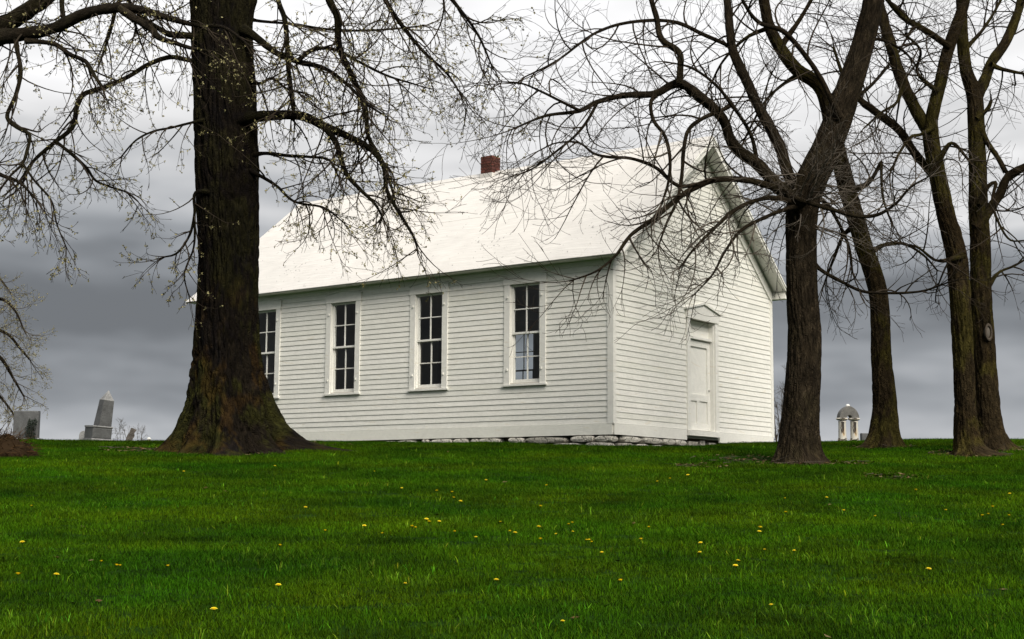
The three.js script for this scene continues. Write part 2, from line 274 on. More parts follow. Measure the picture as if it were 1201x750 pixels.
// windows
function makeWindow(turn, x, z, boarded) {
  const w = new THREE.Group(); w.name = 'window'; w.position.set(x, H0, z); w.rotation.y = turn; building.add(w);
  const a = winW / 2, out = .535;
  for (const s of [-1, 1]) {
    part('casing', box(Math.min(s * (a - .012), s * out), Math.max(s * (a - .012), s * out), winB - .03, winT - .01, .0006, .040), trimPaint, w);
    part('jamb', box(Math.min(s * (a - .03), s * (a - .001)), Math.max(s * (a - .03), s * (a - .001)), winB, winT - .012, -.138, .0004), trimPaint, w);
    part('shutter_pin', box(s * (a + .04) - .013, s * (a + .04) + .013, winB + .26, winB + .30, .0405, .070), trimPaint, w);
    part('shutter_pin', box(s * (a + .04) - .013, s * (a + .04) + .013, winT - .30, winT - .26, .0405, .070), trimPaint, w);
  }
  part('head_board', prism([[-out - .02, winT - .012], [out + .02, winT - .012], [out + .02, winT + .17], [0, winT + .25], [-out - .02, winT + .17]], .0006, .048), trimPaint, w);
  part('head_moulding', prism([[-out - .045, winT + .172], [0, winT + .252], [out + .045, winT + .172], [out + .045, winT + .192], [0, winT + .275], [-out - .045, winT + .192]], .0006, .062), trimPaint, w);
  part('sill', hexa([[-out - .03, winB - .07, -.10], [-out - .03, winB - .07, .066], [out + .03, winB - .07, .066], [out + .03, winB - .07, -.10], [-out - .03, winB - .005, -.10], [-out - .03, winB - .031, .066], [out + .03, winB - .031, .066], [out + .03, winB - .005, -.10]]), trimPaint, w);
  if (boarded) { part('shutter_board', box(-a + .03, a - .03, winB, winT - .012, -.10, -.07), floorWood, w); return; }
  const mid = (winB + winT) / 2, inner = a - .032;
  for (const [y0, y1, zz] of [[mid - .02, winT - .013, -.045], [winB, mid + .02, -.085]]) {
    const st = .042, bars = [];
    bars.push(box(-inner, -inner + st, y0, y1, zz - .02, zz + .02), box(inner - st, inner, y0, y1, zz - .02, zz + .02));
    bars.push(box(-inner + st, inner - st, y1 - .045, y1, zz - .0195, zz + .0195), box(-inner + st, inner - st, y0, y0 + (zz < -.06 ? .075 : .042), zz - .0195, zz + .0195));
    part('sash', mergeGeometries(bars), trimPaint, w);
    const yb = y0 + (zz < -.06 ? .075 : .042), yt = y1 - .045, ym = (yb + yt) / 2;
    part('glazing_bar', box(-.011, .011, yb, yt, zz - .015, zz + .015), trimPaint, w);
    for (const s of [-1, 1]) part('glazing_bar', s < 0 ? box(-inner + st, -.0112, ym - .011, ym + .011, zz - .0145, zz + .0145) : box(.0112, inner - st, ym - .011, ym + .011, zz - .0145, zz + .0145), trimPaint, w);
    for (const s of [-1, 1]) for (const [p, q] of [[yb, ym - .0112], [ym + .0112, yt]]) {
      const x0 = s < 0 ? -inner + st : .0112, x1 = s < 0 ? -.0112 : inner - st, g = new THREE.PlaneGeometry(x1 - x0, q - p); g.translate((x0 + x1) / 2, (p + q) / 2, zz);
      const pane = part('pane', g, glass, w); pane.rotation.y = (R() - .5) * .006; pane.rotation.x = (R() - .5) * .006;
    }
  }
}
winPos.forEach((b, i) => makeWindow(-Math.PI / 2, 0, -b, false));
winPos.forEach((b, i) => makeWindow(Math.PI / 2, WID, -b, i === 3 || i === 0));

// door with boarded transom and pediment
{
  const d = new THREE.Group(); d.name = 'door'; d.position.set(doorS, H0, 0); building.add(d);
  const a = doorW / 2, o = .72;
  for (const s of [-1, 1]) {
    part('casing', box(Math.min(s * (a - .01), s * o), Math.max(s * (a - .01), s * o), -.01, doorT - .01, .0006, .045), trimPaint, d);
    part('jamb', box(Math.min(s * (a - .035), s * (a - .001)), Math.max(s * (a - .035), s * (a - .001)), 0, doorT - .012, -.19, .0004), trimPaint, d);
  }
  part('leaf', box(-a + .036, a - .036, .012, 2.0, -.165, -.125), paint[2], d);
  const z0 = -.1245, z1 = -.092, l = -a + .037, r = a - .037;                  // stiles and rails stand proud of the panels
  for (const [x0, x1, y0, y1] of [[l, l + .12, .013, 1.998], [r - .12, r, .013, 1.998], [l + .121, r - .121, .013, .16], [l + .121, r - .121, .66, .80], [l + .121, r - .121, 1.86, 1.998], [-.055, .055, .161, .659]]) part('rail', box(x0, x1, y0, y1, z0, z1), trimPaint, d);
  for (const [x0, x1, y0, y1] of [[l + .15, -.085, .19, .63], [.085, r - .15, .19, .63]]) part('panel', box(x0, x1, y0, y1, -.1246, -.116), trimPaint, d);
  const knob = new THREE.SphereGeometry(.028, 12, 8); knob.translate(r - .06, .92, -.085); part('knob', knob, mat(rgb(.45, .44, .40), .4), d);
  part('transom_bar', hexa([[-a + .036, 2.0, -.16], [-a + .036, 2.02, -.03], [a - .036, 2.02, -.03], [a - .036, 2.0, -.16], [-a + .036, 2.09, -.16], [-a + .036, 2.075, -.03], [a - .036, 2.075, -.03], [a - .036, 2.09, -.16]]), trimPaint, d);
  part('transom_board', box(-a + .036, a - .036, 2.09, 2.245, -.16, -.118), paint[0], d);
  part('transom_board', box(-a + .036, a - .036, 2.25, doorT - .012, -.16, -.121), paint[1], d);
  part('pediment', prism([[-o - .03, doorT - .011], [o + .03, doorT - .011], [o + .03, doorT + .19], [0, doorT + .35], [-o - .03, doorT + .19]], .0006, .062), trimPaint, d);
  for (const s of [-1, 1]) part('cornice', prism([[s * (o + .09), doorT + .168], [0, doorT + .345], [0, doorT + .39], [s * (o + .09), doorT + .205]], .0006, .10), trimPaint, d);
  part('threshold', box(-o + .002, o - .002, -.125, -.012, -.19, .085), trimPaint, d);
  for (const [x0, x1, y0] of [[-.62, -.2, -.36], [-.1, .12, -.33], [.3, .62, -.36]]) part('prop_brick', box(x0, x1, y0, y0 + .11, -.16, .0), limewash[2], d);
}

// roof
{
  const roof = new THREE.Group(); roof.name = 'roof'; building.add(roof);
  const f = .40, z0 = -LEN - f, z1 = f, e = -eaveX, top = (x) => roofTop(x) - .012;
  for (const s of [0, 1]) {
    const X = (x) => (s ? WID - x : x);
    part('roof_deck', prism([[X(-e + .02), top(-e + .02)], [X(WID / 2), top(WID / 2)], [X(WID / 2), top(WID / 2) - .12], [X(-e + .02), top(-e + .02) - .035]], z0 + .012, z1 - .012), trimPaint, roof);
    // sheets in two courses, each a hair off its neighbours
    const runs = [[-e - .015, 1.72], [1.66, WID / 2 + .0]], n = 13;
    runs.forEach(([a, b], c) => { for (let k = 0; k < n; k++) {
      const p = z0 + (z1 - z0) * (k + (c ? .5 : 0)) / n, q0 = c && k === 0 ? z0 : p, q1 = c && k === n - 1 ? z1 : z0 + (z1 - z0) * (k + 1 + (c ? .5 : 0)) / n; if (q1 > z1 + .001) continue;
      const t = .001 + R() * .004 + (c ? .006 : 0), up = .008, y = (x) => roofTop(x) - .011 + t;
      const co = [[X(a), y(a) - up, q1], [X(b), y(b) - up, q1], [X(b), y(b) - up, q0 + .002], [X(a), y(a) - up, q0 + .002], [X(a), y(a), q1], [X(b), y(b), q1], [X(b), y(b), q0 + .002], [X(a), y(a), q0 + .002]];
      const sheet = part('roof_sheet', hexa(s ? [1, 0, 3, 2, 5, 4, 7, 6].map((i) => co[i]) : co), roofPaint[Math.floor(R() * 3)], roof);
    } });
    // boxed eave, rake boards and frieze boards under the rake
    part('eave_box', prism([[X(-e + .02), H0 + eaveH - .045], [X(-.036), H0 + eaveH - .045], [X(-.036), top(-.036) - .10], [X(-e + .02), H0 + eaveH - .02]], z0 + .03, z1 - .03), trimPaint, roof);
    for (const [za, zb] of [[z1 - .012, z1 + .014], [z0 - .014, z0 + .012]]) part('rake_board', prism([[X(-e + .005), top(-e + .005) - .015], [X(WID / 2), top(WID / 2) - .015], [X(WID / 2), top(WID / 2) - .185], [X(-e + .005), top(-e + .005) - .085]], za, zb), trimPaint, roof);
    part('rake_moulding', prism([[X(-e), top(-e) + .001], [X(WID / 2), top(WID / 2) + .001], [X(WID / 2), top(WID / 2) - .05], [X(-e), top(-e) - .045]], z1 + .0145, z1 + .036), trimPaint, roof);
    part('frieze_board', prism([[X(.0), top(0) - .125], [X(WID / 2), top(WID / 2) - .125], [X(WID / 2), top(WID / 2) - .40], [X(.0), top(0) - .37]], .0008, .05), trimPaint, roof);
  }
  part('ridge_cap', prism([[WID / 2 - .13, roofTop(WID / 2 - .13) + .004], [WID / 2, roofTop(WID / 2) + .006], [WID / 2 + .13, roofTop(WID / 2 + .13) + .004], [WID / 2 + .13, roofTop(WID / 2 + .13) + .014], [WID / 2, roofTop(WID / 2) + .022], [WID / 2 - .13, roofTop(WID / 2 - .13) + .014]], z0, z1), roofPaint[0], roof);
}
// chimney of separate bricks round a flue
{
  const ch = new THREE.Group(); ch.name = 'chimney'; ch.scale.set(.70, .95, .70); ch.position.set(WID / 2, H0 + ridgeH - .30, -5.84); building.add(ch);
  part('mortar_core', box(-.235, .235, 0, .73, -.235, .235), mortar, ch);
  const bricks = [[], [], []];
  for (let c = 0; c < 10; c++) for (let s = 0; s < 4; s++) for (let k = 0; k < 2; k++) {
    const y = .005 + c * .074, off = c % 2 ? .06 : 0, g = box(-.25 + k * .215 + (k ? off : 0), -.25 + (k + 1) * .215 - .01 + off, y, y + .063, .2, .252 - R() * .006);
    g.rotateY(s * Math.PI / 2); g.translate(0, 0, 0); bricks[Math.floor(R() * 3)].push(g);
  }
  bricks.forEach((b, i) => { if (b.length) stuff(part('bricks', mergeGeometries(b), brickMat[i], ch)); });
  part('flashing', box(-.275, .275, .0, .27, -.275, .275), roofPaint[0], ch);
}

// ---------------------------------------------------------------- trees
function tubeInto(out, pts, sides, opt = {}) {                           // pts: {p, r}; appended to out {pos, idx, col, uv}
  const n = pts.length; if (n < 2) return;
  const T = V(), up = V(), A = V(), B = V(), base = out.pos.length / 3, prev = V();
  let s = 0;
  for (let i = 0; i < n; i++) {
    T.subVectors(pts[Math.min(n - 1, i + 1)].p, pts[Math.max(0, i - 1)].p).normalize();
    if (i === 0) { up.set(Math.abs(T.y) > .8 ? 0 : .1, Math.abs(T.y) > .8 ? 0 : 1, Math.abs(T.y) > .8 ? 1 : 0); A.crossVectors(up, T).normalize(); } else { A.addScaledVector(T, -A.dot(T)).normalize(); s += pts[i].p.distanceTo(pts[i - 1].p); }
    B.crossVectors(T, A);
    for (let k = 0; k <= (opt.wrap ? sides : sides - 1); k++) {
      const th = k / sides * 2 * Math.PI, c = Math.cos(th), d = Math.sin(th);
      let r = pts[i].r; if (opt.shape) r = opt.shape(r, c * A.x + d * B.x, c * A.y + d * B.y, c * A.z + d * B.z, pts[i].p, s, th);
      const x = pts[i].p.x + r * (c * A.x + d * B.x), y = pts[i].p.y + r * (c * A.y + d * B.y), z = pts[i].p.z + r * (c * A.z + d * B.z);
      out.pos.push(x, y, z);
      if (out.uv) out.uv.push(th * Math.max(.05, opt.uvr ?? pts[i].r), s);
      if (out.col) out.col.push(...opt.color(x, y, z));
    }
  }
  const w = opt.wrap ? sides + 1 : sides;
  for (let i = 0; i < n - 1; i++) for (let k = 0; k < sides; k++) { const a = base + i * w + k, b = base + i * w + (opt.wrap ? k + 1 : (k + 1) % sides); out.idx.push(a, b, a + w, b, b + w, a + w); }
  if (opt.cap) { const c = base + (n - 1) * w; for (let k = 1; k < sides - 1; k++) out.idx.push(c, c + k, c + k + 1); }
}
function toGeometry(out, offset) {
  const g = new THREE.BufferGeometry(); const p = new Float32Array(out.pos); for (let i = 0; i < p.length; i += 3) { p[i] -= offset.x; p[i + 1] -= offset.y; p[i + 2] -= offset.z; }
  g.setAttribute('position', new THREE.BufferAttribute(p, 3)); if (out.uv) g.setAttribute('uv', new THREE.Float32BufferAttribute(out.uv, 2)); if (out.col) g.setAttribute('color', new THREE.Float32BufferAttribute(out.col, 3));
  g.setIndex(out.idx); g.computeVertexNormals(); return g;
}
function smoothPath(knots, step) {                                       // knots {p, r} -> Catmull-Rom samples about `step` apart
  const c = new THREE.CatmullRomCurve3(knots.map((k) => k.p), false, 'centripetal'), out = [], n = knots.length - 1;
  for (let i = 0; i < n; i++) { const m = Math.max(1, Math.round(knots[i].p.distanceTo(knots[i + 1].p) / step)); for (let j = 0; j < m; j++) { const t = j / m; out.push({ p: c.getPoint((i + t) / n), r: lerp(knots[i].r, knots[i + 1].r, t) }); } }
  out.push({ p: knots[n].p.clone(), r: knots[n].r }); return out;
}
// colours of bark are patches of matter: bark, moss, orange lichen
function barkColor(kind) {
  return (x, y, z) => {
    const a = N(x * 2.1, y * .9, z * 2.1), f = N(x * 14, y * 5, z * 14), m = fbm(x * 1.6 + 9, y * 1.1, z * 1.6, 3), o = fbm(x * 2.2, y * 1.4 + 30, z * 2.2, 3);
    let c = kind.base.map((v) => v * (1 + .35 * a + .45 * f));
    const km = kind.moss(y) * smooth(-.05, .35, m + .35 * f + kind.mossBias), ko = kind.lichen(y) * smooth(.1, .45, o + .3 * f);
    c = c.map((v, i) => lerp(v, (kind.mossColor ?? [.034, .036, .008])[i] * (1 + .5 * f), km)); c = c.map((v, i) => lerp(v, [.060, .034, .009][i] * (1 + .4 * f), ko));
    return c.map((v) => Math.max(.008, v));
  };
}
function furrow(th, s, r, amp, k) {                                      // plates of bark between deep crooked furrows
  const c = Math.cos(th), d = Math.sin(th), R0 = r * k, w = .5 * N(c * 2 + 3, s * 1.3, d * 2);
  const q = N((c + w * .22) * R0, s * 1.25, (d + w * .22) * R0), q2 = N((c + w * .1) * R0 * 2.1 + 9, s * 3.2, d * R0 * 2.1);
  return amp * (-1.6 * Math.pow(1 - Math.min(1, Math.abs(q) * 2.6), 2) + .45 * q2 - .55 * Math.pow(1 - Math.min(1, Math.abs(q2) * 3), 3));
}
let RT = rng(1);
const rnd = (a, b) => a + (b - a) * RT();
function wander(p, dir, length, radius, o) {                             // one crooked shoot: slow bends, small kinks
  const n = Math.max(3, Math.min(18, Math.round(length / o.step))), pts = [{ p: p.clone(), r: radius }], d = dir.clone(), q = p.clone(), st = length / n;
  const b = V(rnd(-1, 1), rnd(-1, 1), rnd(-1, 1)).multiplyScalar(1.25), sd = Math.sqrt(st);
  for (let i = 1; i <= n; i++) {
    const t = i / n; b.multiplyScalar(.95).add(V(rnd(-1, 1), rnd(-1, 1), rnd(-1, 1)).multiplyScalar(.26));
    d.addScaledVector(b, o.wiggle * sd * 1.5); d.y += lerp(o.droop, o.lift, t) * sd; d.normalize();
    q.addScaledVector(d, st); pts.push({ p: q.clone(), r: Math.max(.0030, radius * (1 - .7 * t)) });
  }
  return pts;
}
function sprout(out, path, level, o, scale = 1) {                        // shoots along a path, then shoots along those
  const L = []; let total = 0; for (let i = 1; i < path.length; i++) { total += path[i].p.distanceTo(path[i - 1].p); L.push(total); }
  const gap = o.gap[level]; let s = (o.from ?? .12) * total * (level ? 1.6 : 1) + rnd(0, gap), side = RT() < .5 ? 1 : -1;
  const one = (s, last) => {
    let i = L.findIndex((l) => l >= s); if (i < 0) i = L.length - 1;
    const a = path[i], b = path[i + 1] ?? path[i], tan = V().subVectors(path[Math.min(path.length - 1, i + 1)].p, path[i].p).normalize(), p = a.p.clone().lerp(b.p, RT());
    const t = s / total, rad = lerp(a.r, b.r, .5);
    const w = V(rnd(-1, 1), rnd(-1, 1) + (o.up ?? .1), rnd(-1, 1)); w.addScaledVector(tan, -w.dot(tan)).normalize();
    if (level > 0) { side = -side; }
    const open = last ? rnd(.1, .45) : rnd(.55, 1.1), dir = tan.clone().multiplyScalar(Math.cos(open)).addScaledVector(w, Math.sin(open));
    const len = o.len[level] * scale * rnd(.45, 1.15) * (1 - .45 * t) * (RT() < .15 ? 1.35 : 1), r = Math.min(rad * .72, o.rad[level] * rnd(.75, 1.25));
    if (p.y < o.floor) return;
    const q = wander(p, dir.normalize(), len, r, { step: [.16, .11, .08][level], wiggle: o.wiggle, droop: o.droop, lift: o.lift });
    tubeInto(out, q, level === 0 ? 5 : level === 1 ? 4 : 3);
    if (level + 1 < o.gap.length) sprout(out, q, level + 1, o, scale);
    if (o.leaves && level >= 1) leavesOn(o.leaves, q, o);
  };
  for (; s < total; s += gap * rnd(.55, 1.45)) one(s, false);
  for (let k = 0; k < (o.ends?.[level] ?? 2); k++) one(total * .985, true);
}
function leavesOn(out, q, o) {                                           // small opening leaves and flower clusters near the tips
  for (let i = Math.max(1, Math.floor(q.length * .35)); i < q.length; i++) if (RT() < o.leafy) {
    const n = 2 + Math.floor(RT() * 4);
    for (let k = 0; k < n; k++) {
      const p = q[i].p, d = V(rnd(-1, 1), rnd(-.9, .9), rnd(-1, 1)).normalize(), w = V(rnd(-1, 1), rnd(-1, 1), rnd(-1, 1)).cross(d).normalize(), l = rnd(.020, .052), h = l * rnd(.25, .38), m = V().crossVectors(d, w).multiplyScalar(h * .5), b = out.pos.length / 3;
      const a0 = p.clone().addScaledVector(d, .004), c1 = a0.clone().addScaledVector(d, l * .5);
      for (const v of [a0, c1.clone().addScaledVector(w, h).add(m), a0.clone().addScaledVector(d, l), c1.clone().addScaledVector(w, -h).add(m)]) out.pos.push(v.x, v.y, v.z);
      out.idx.push(b, b + 1, b + 2, b, b + 2, b + 3);
    }
  }
}
function px(list, depth, dz = 0) {                                       // [x, y, width] in the photograph -> knots at real depth; dz is how far the tip leans away
  let tot = 0; const cum = [0]; for (let i = 1; i < list.length; i++) { tot += Math.hypot(list[i][0] - list[i - 1][0], list[i][1] - list[i - 1][1]); cum.push(tot); }
  return list.map(([x, y, w], i) => { const t = cum[i] / Math.max(1, tot), d = depth + dz * (t * t * .4 + t * .6); return { p: at(x, y, d), r: w / 2 / FOCAL * d }; });
}
function makeTree({ name, label, base, kind, trunk, limbs, twigs, group, leafy, rootShape, seed, trunkSides = 64, furrowAmp = .018, furrowK = 6, step = .04, extra }) {
  RT = rng(seed);
  const t = thing(name, label, 'tree', base, 0, group), color = barkColor(kind);
  const out = { pos: [], idx: [], col: [], uv: [] }, path = smoothPath(trunk, step), r0 = trunk[Math.floor(trunk.length / 2)].r;
  tubeInto(out, path, trunkSides, { wrap: true, cap: true, uvr: r0, color, shape: (r, nx, ny, nz, p, s, th) => (rootShape ? rootShape(r, nx, nz, p) : r) + furrow(Math.atan2(nz, nx), p.y, Math.min(r, r0 * 1.5), furrowAmp * Math.min(1.4, r / r0), furrowK / r0) });
  part('trunk', toGeometry(out, base), bark, t);
  for (const l of limbs) {
    const lo = { pos: [], idx: [], col: [], uv: [] }, lp = smoothPath(l.k, .07), rr = l.k[0].r;
    tubeInto(lo, lp, rr > .09 ? 22 : rr > .04 ? 12 : 8, { wrap: true, cap: true, uvr: rr, color, shape: (r, nx, ny, nz, p, s, th) => r * (1 + .12 * N(p.x * 5, p.y * 5, p.z * 5) + (rr > .05 ? .14 : .08) * N(nx * 3 + p.x * 7, ny * 3 + p.y * 7, nz * 3 + p.z * 7)) });
    const limb = part('limb', toGeometry(lo, base), bark, t);
    const w = { pos: [], idx: [] }, lv = leafy ? { pos: [], idx: [] } : null, o = { ...twigs, ...(l.o ?? {}), floor: base.y + .9, leaves: lv, leafy };
    sprout(w, lp, 0, o, l.scale ?? 1);
    if (w.idx.length) stuff(part('twigs', toGeometry(w, base), twigs.m ?? (l.pale ? twigPale : twigMat), limb));
    if (lv && lv.idx.length) stuff(part('young_leaves', toGeometry(lv, base), leafMat, limb));
  }
  extra?.(t, color);
  return t;
}
const std = { gap: [.22, .31, .36], len: [2.3, 1.1, .5], rad: [.016, .0088, .0056], wiggle: .42, droop: -.22, lift: .22, ends: [3, 2, 1], up: .1 };

// --- the old broad tree by the near wall
{
  const D = -trees.left.z, kind = { base: [.0145, .0115, .008], moss: (y) => .26 + .5 * smooth(6.5, 3, y), mossBias: .12, lichen: (y) => .45 * smooth(6.0, 3.6, y) };
  const trunk = px([[272, 556, 104], [271, 530, 102], [270, 505, 98], [269, 476, 92], [267, 440, 82], [266, 400, 76], [267, 350, 72], [268, 300, 71], [266, 200, 76], [263, 100, 75], [260, 40, 74], [262, 0, 80], [268, -50, 76], [276, -120, 60], [280, -200, 44], [288, -280, 26]], D);
  const lobes = [[-2.85, 1.0], [-1.45, .75], [-.15, 1.1], [-2.2, .5], [.9, .8], [2.0, .8], [-.75, .55]];   // where roots run out, and how far
  const rootShape = (r, nx, nz, p) => {
    const up = Math.max(-.12, p.y - (trees.left.y - .05)), th = Math.atan2(nz, nx); let k = 0;
    for (const [a, s] of lobes) { const d = Math.abs(((th + a) % (2 * Math.PI) + 3 * Math.PI) % (2 * Math.PI) - Math.PI); k = Math.max(k, s * Math.exp(-d * d / .075)); }
    const ridges = N(nx * 3.2 + 4, up * .5, nz * 3.2) * .9 + N(nx * 7, up * .9 + 2, nz * 7) * .45, e = Math.exp(-Math.max(0, up) / .85);
    return r * (1 + .12 * Math.exp(-up / .4)) + k * (.34 * Math.exp(-up / .40) + .27 * Math.exp(-up / .13)) + .16 * k * e + .13 * ridges * e;
  };
  const L = [];
  const add = (list, d0, dz, scale = 1, o, pale) => L.push({ k: px(list, D + d0, dz), scale, o, pale });
  // to the right of the trunk
  add([[280, 140, 16], [300, 137, 13], [352, 136, 11], [380, 148, 10], [420, 166, 8], [440, 180, 7], [450, 196, 6], [454, 224, 5], [472, 256, 4], [486, 280, 3], [490, 296, 2]], -.35, -2.2, .75);
  add([[380, 148, 8], [394, 168, 7], [406, 204, 5.5], [424, 224, 4.5], [440, 240, 3.5], [452, 262, 2]], -1.2, -.6, .6);
  add([[372, -70, 11], [386, 0, 9], [396, 20, 9], [397, 52, 8], [412, 88, 7], [428, 124, 6], [432, 160, 5], [450, 192, 4], [462, 230, 3]], -1.6, .8, .85);
  add([[430, -60, 8], [452, 0, 6], [476, 36, 5], [500, 64, 4], [524, 86, 3], [540, 110, 2]], -1.0, .6, .9);
  add([[284, 34, 14], [300, 44, 9], [324, 62, 7], [348, 72, 7], [380, 80, 5], [408, 100, 4], [430, 122, 3], [455, 138, 2]], -.4, -1.6, .8);
  add([[348, 72, 6], [368, 58, 5], [392, 58, 4.5], [420, 72, 3.5], [452, 88, 3], [490, 100, 2]], -1.0, 1.2, .9);
  add([[318, -40, 7], [326, 0, 6], [334, 24, 6], [338, 80, 6], [344, 128, 6]], -.5, -.1, .7);
  add([[284, 20, 10], [300, 24, 4], [340, 28, 3.5], [380, 34, 3.5], [420, 36, 3], [460, 34, 2.5], [500, 30, 2]], .3, 1.5, .8, undefined, true);
  add([[290, 184, 9], [308, 180, 4.5], [340, 183, 4], [360, 184, 3.5], [386, 188, 3], [396, 206, 2.2]], -.1, -.8, .7);
  add([[292, 200, 9], [306, 207, 4], [324, 218, 3.5], [344, 236, 3], [380, 244, 2.5], [404, 262, 1.6]], -.2, -1.4, .7);
  add([[290, 92, 9], [304, 98, 4], [318, 92, 3.2], [336, 104, 3], [360, 110, 2.5]], -.2, -.8, .8);
  add([[276, -60, 30], [320, -120, 20], [370, -170, 13], [420, -200, 8]], .2, 1.2, 1.1);
  add([[300, -90, 14], [360, -110, 11], [440, -80, 8], [490, -40, 6], [530, 0, 4.5], [560, 40, 3], [578, 80, 2]], -.2, -1.2, 1);
  // to the left of the trunk
  add([[246, 72, 10], [224, 71, 6], [200, 67, 5.5], [175, 75, 5.5], [150, 90, 5], [120, 103, 6], [95, 113, 6], [84, 150, 5.5], [65, 166, 5], [40, 188, 4], [22, 214, 3]], -.2, -1.4, .8);
  add([[65, 166, 4.5], [85, 182, 4], [102, 198, 3.5], [112, 212, 3], [150, 226, 2]], -1.3, .2, .6);
  add([[245, 46, 14], [222, 42, 8], [198, 40, 8], [190, 36, 6], [160, 14, 5], [140, -20, 4]], -.3, -1.0, .8);
  add([[246, 140, 8], [224, 144, 3], [200, 150, 3], [180, 154, 2.6], [160, 164, 2.2], [140, 186, 1.6]], -.4, -.7, .65, { leafy: .5 });
  add([[250, 226, 9], [229, 226, 3.6], [228, 250, 3.6], [222, 276, 3], [206, 298, 2.4], [190, 302, 1.8]], -.45, -.2, .5, { leafy: .55 });
  add([[228, 250, 3], [227, 290, 2.4], [216, 322, 1.8], [222, 350, 1.3]], -.5, -.2, .4, { leafy: .5 });
  add([[250, -50, 26], [200, -110, 17], [140, -160, 11], [80, -190, 7]], .2, 1.6, 1.1);
  add([[255, -80, 16], [220, -70, 9], [170, -40, 7], [140, 0, 5], [128, 40, 3.6], [118, 70, 2.4]], -.2, -.8, .9);
  makeTree({ name: 'old_tree', label: 'massive old tree with flaring mossy roots before the long wall', base: trees.left, kind, trunk, limbs: L, leafy: .19, seed: 21, trunkSides: 220, furrowAmp: .036, furrowK: 8.5, step: .03, rootShape,
    twigs: { ...std, gap: [.175, .25, .25], len: [2.1, .95, .40], droop: -.42, lift: -.0, wiggle: .40, up: -.1 } });
}
// --- a tree whose trunk stands outside the picture beyond the brush pile; two of its limbs reach in
{
  const base = groundHit(-70, 536), D = -base.z, kind = { base: [.042, .035, .026], moss: () => .3, mossBias: 0, lichen: () => .1 };
  const trunk = px([[-70, 556, 100], [-70, 530, 84], [-68, 480, 62], [-66, 380, 58], [-64, 260, 56], [-60, 150, 54], [-58, 80, 50], [-64, 0, 40], [-70, -120, 28], [-74, -220, 16]], D), L = [];
  const add = (list, d0, dz, scale = 1, o) => L.push({ k: px(list, D + d0, dz), scale, o });
  add([[-58, 90, 34], [-30, 66, 24], [-5, 46, 19], [20, 41, 17], [60, 34, 14], [100, 16, 13], [140, 9, 12], [168, 12, 9], [200, 22, 7], [232, 30, 5], [262, 32, 4], [300, 60, 2]], -.1, -1.6, .8);
  add([[140, 10, 11], [158, 22, 10], [176, 33, 9], [186, 44, 8], [204, 50, 5.5], [222, 56, 4.5], [246, 60, 2.5]], -.9, -.5, .7);
  add([[-58, 80, 34], [-25, 48, 24], [0, 32, 21], [30, 14, 19], [56, -4, 17], [84, -30, 14], [130, -70, 9]], .2, -.6, .8);
  add([[18, 46, 7], [20, 60, 5.5], [24, 84, 5], [18, 112, 5], [8, 138, 5], [20, 150, 4.5], [34, 158, 4.5], [31, 178, 4], [26, 192, 3.6], [12, 206, 3], [-4, 228, 2.2]], -.4, -.4, .65);
  add([[26, 192, 3.2], [40, 212, 2.8], [60, 236, 2.4], [66, 262, 2], [78, 292, 1.5]], -.7, -.4, .55);
  add([[30, 48, 8], [46, 49, 6], [64, 52, 6], [82, 64, 5.5], [100, 72, 5], [110, 88, 4.6], [120, 103, 4]], -.45, -.5, .7);
  add([[74, -20, 8], [72, 4, 6], [74, 26, 6], [72, 36, 5]], -.3, -.1, .4);
  add([[-60, 170, 12], [-30, 190, 8], [0, 205, 5], [22, 214, 3.5], [44, 236, 2.4]], -.2, -.5, .6);
  makeTree({ name: 'old_tree', label: 'tree at the brush pile whose crooked limbs cross to the massive trunk', base, kind, trunk, limbs: L, leafy: .17, seed: 33, trunkSides: 48, furrowAmp: .02, furrowK: 7, twigs: { ...std, gap: [.18, .25, .25], len: [1.9, .9, .40], droop: -.38, lift: -.0, wiggle: .40, up: -.1 } });
}
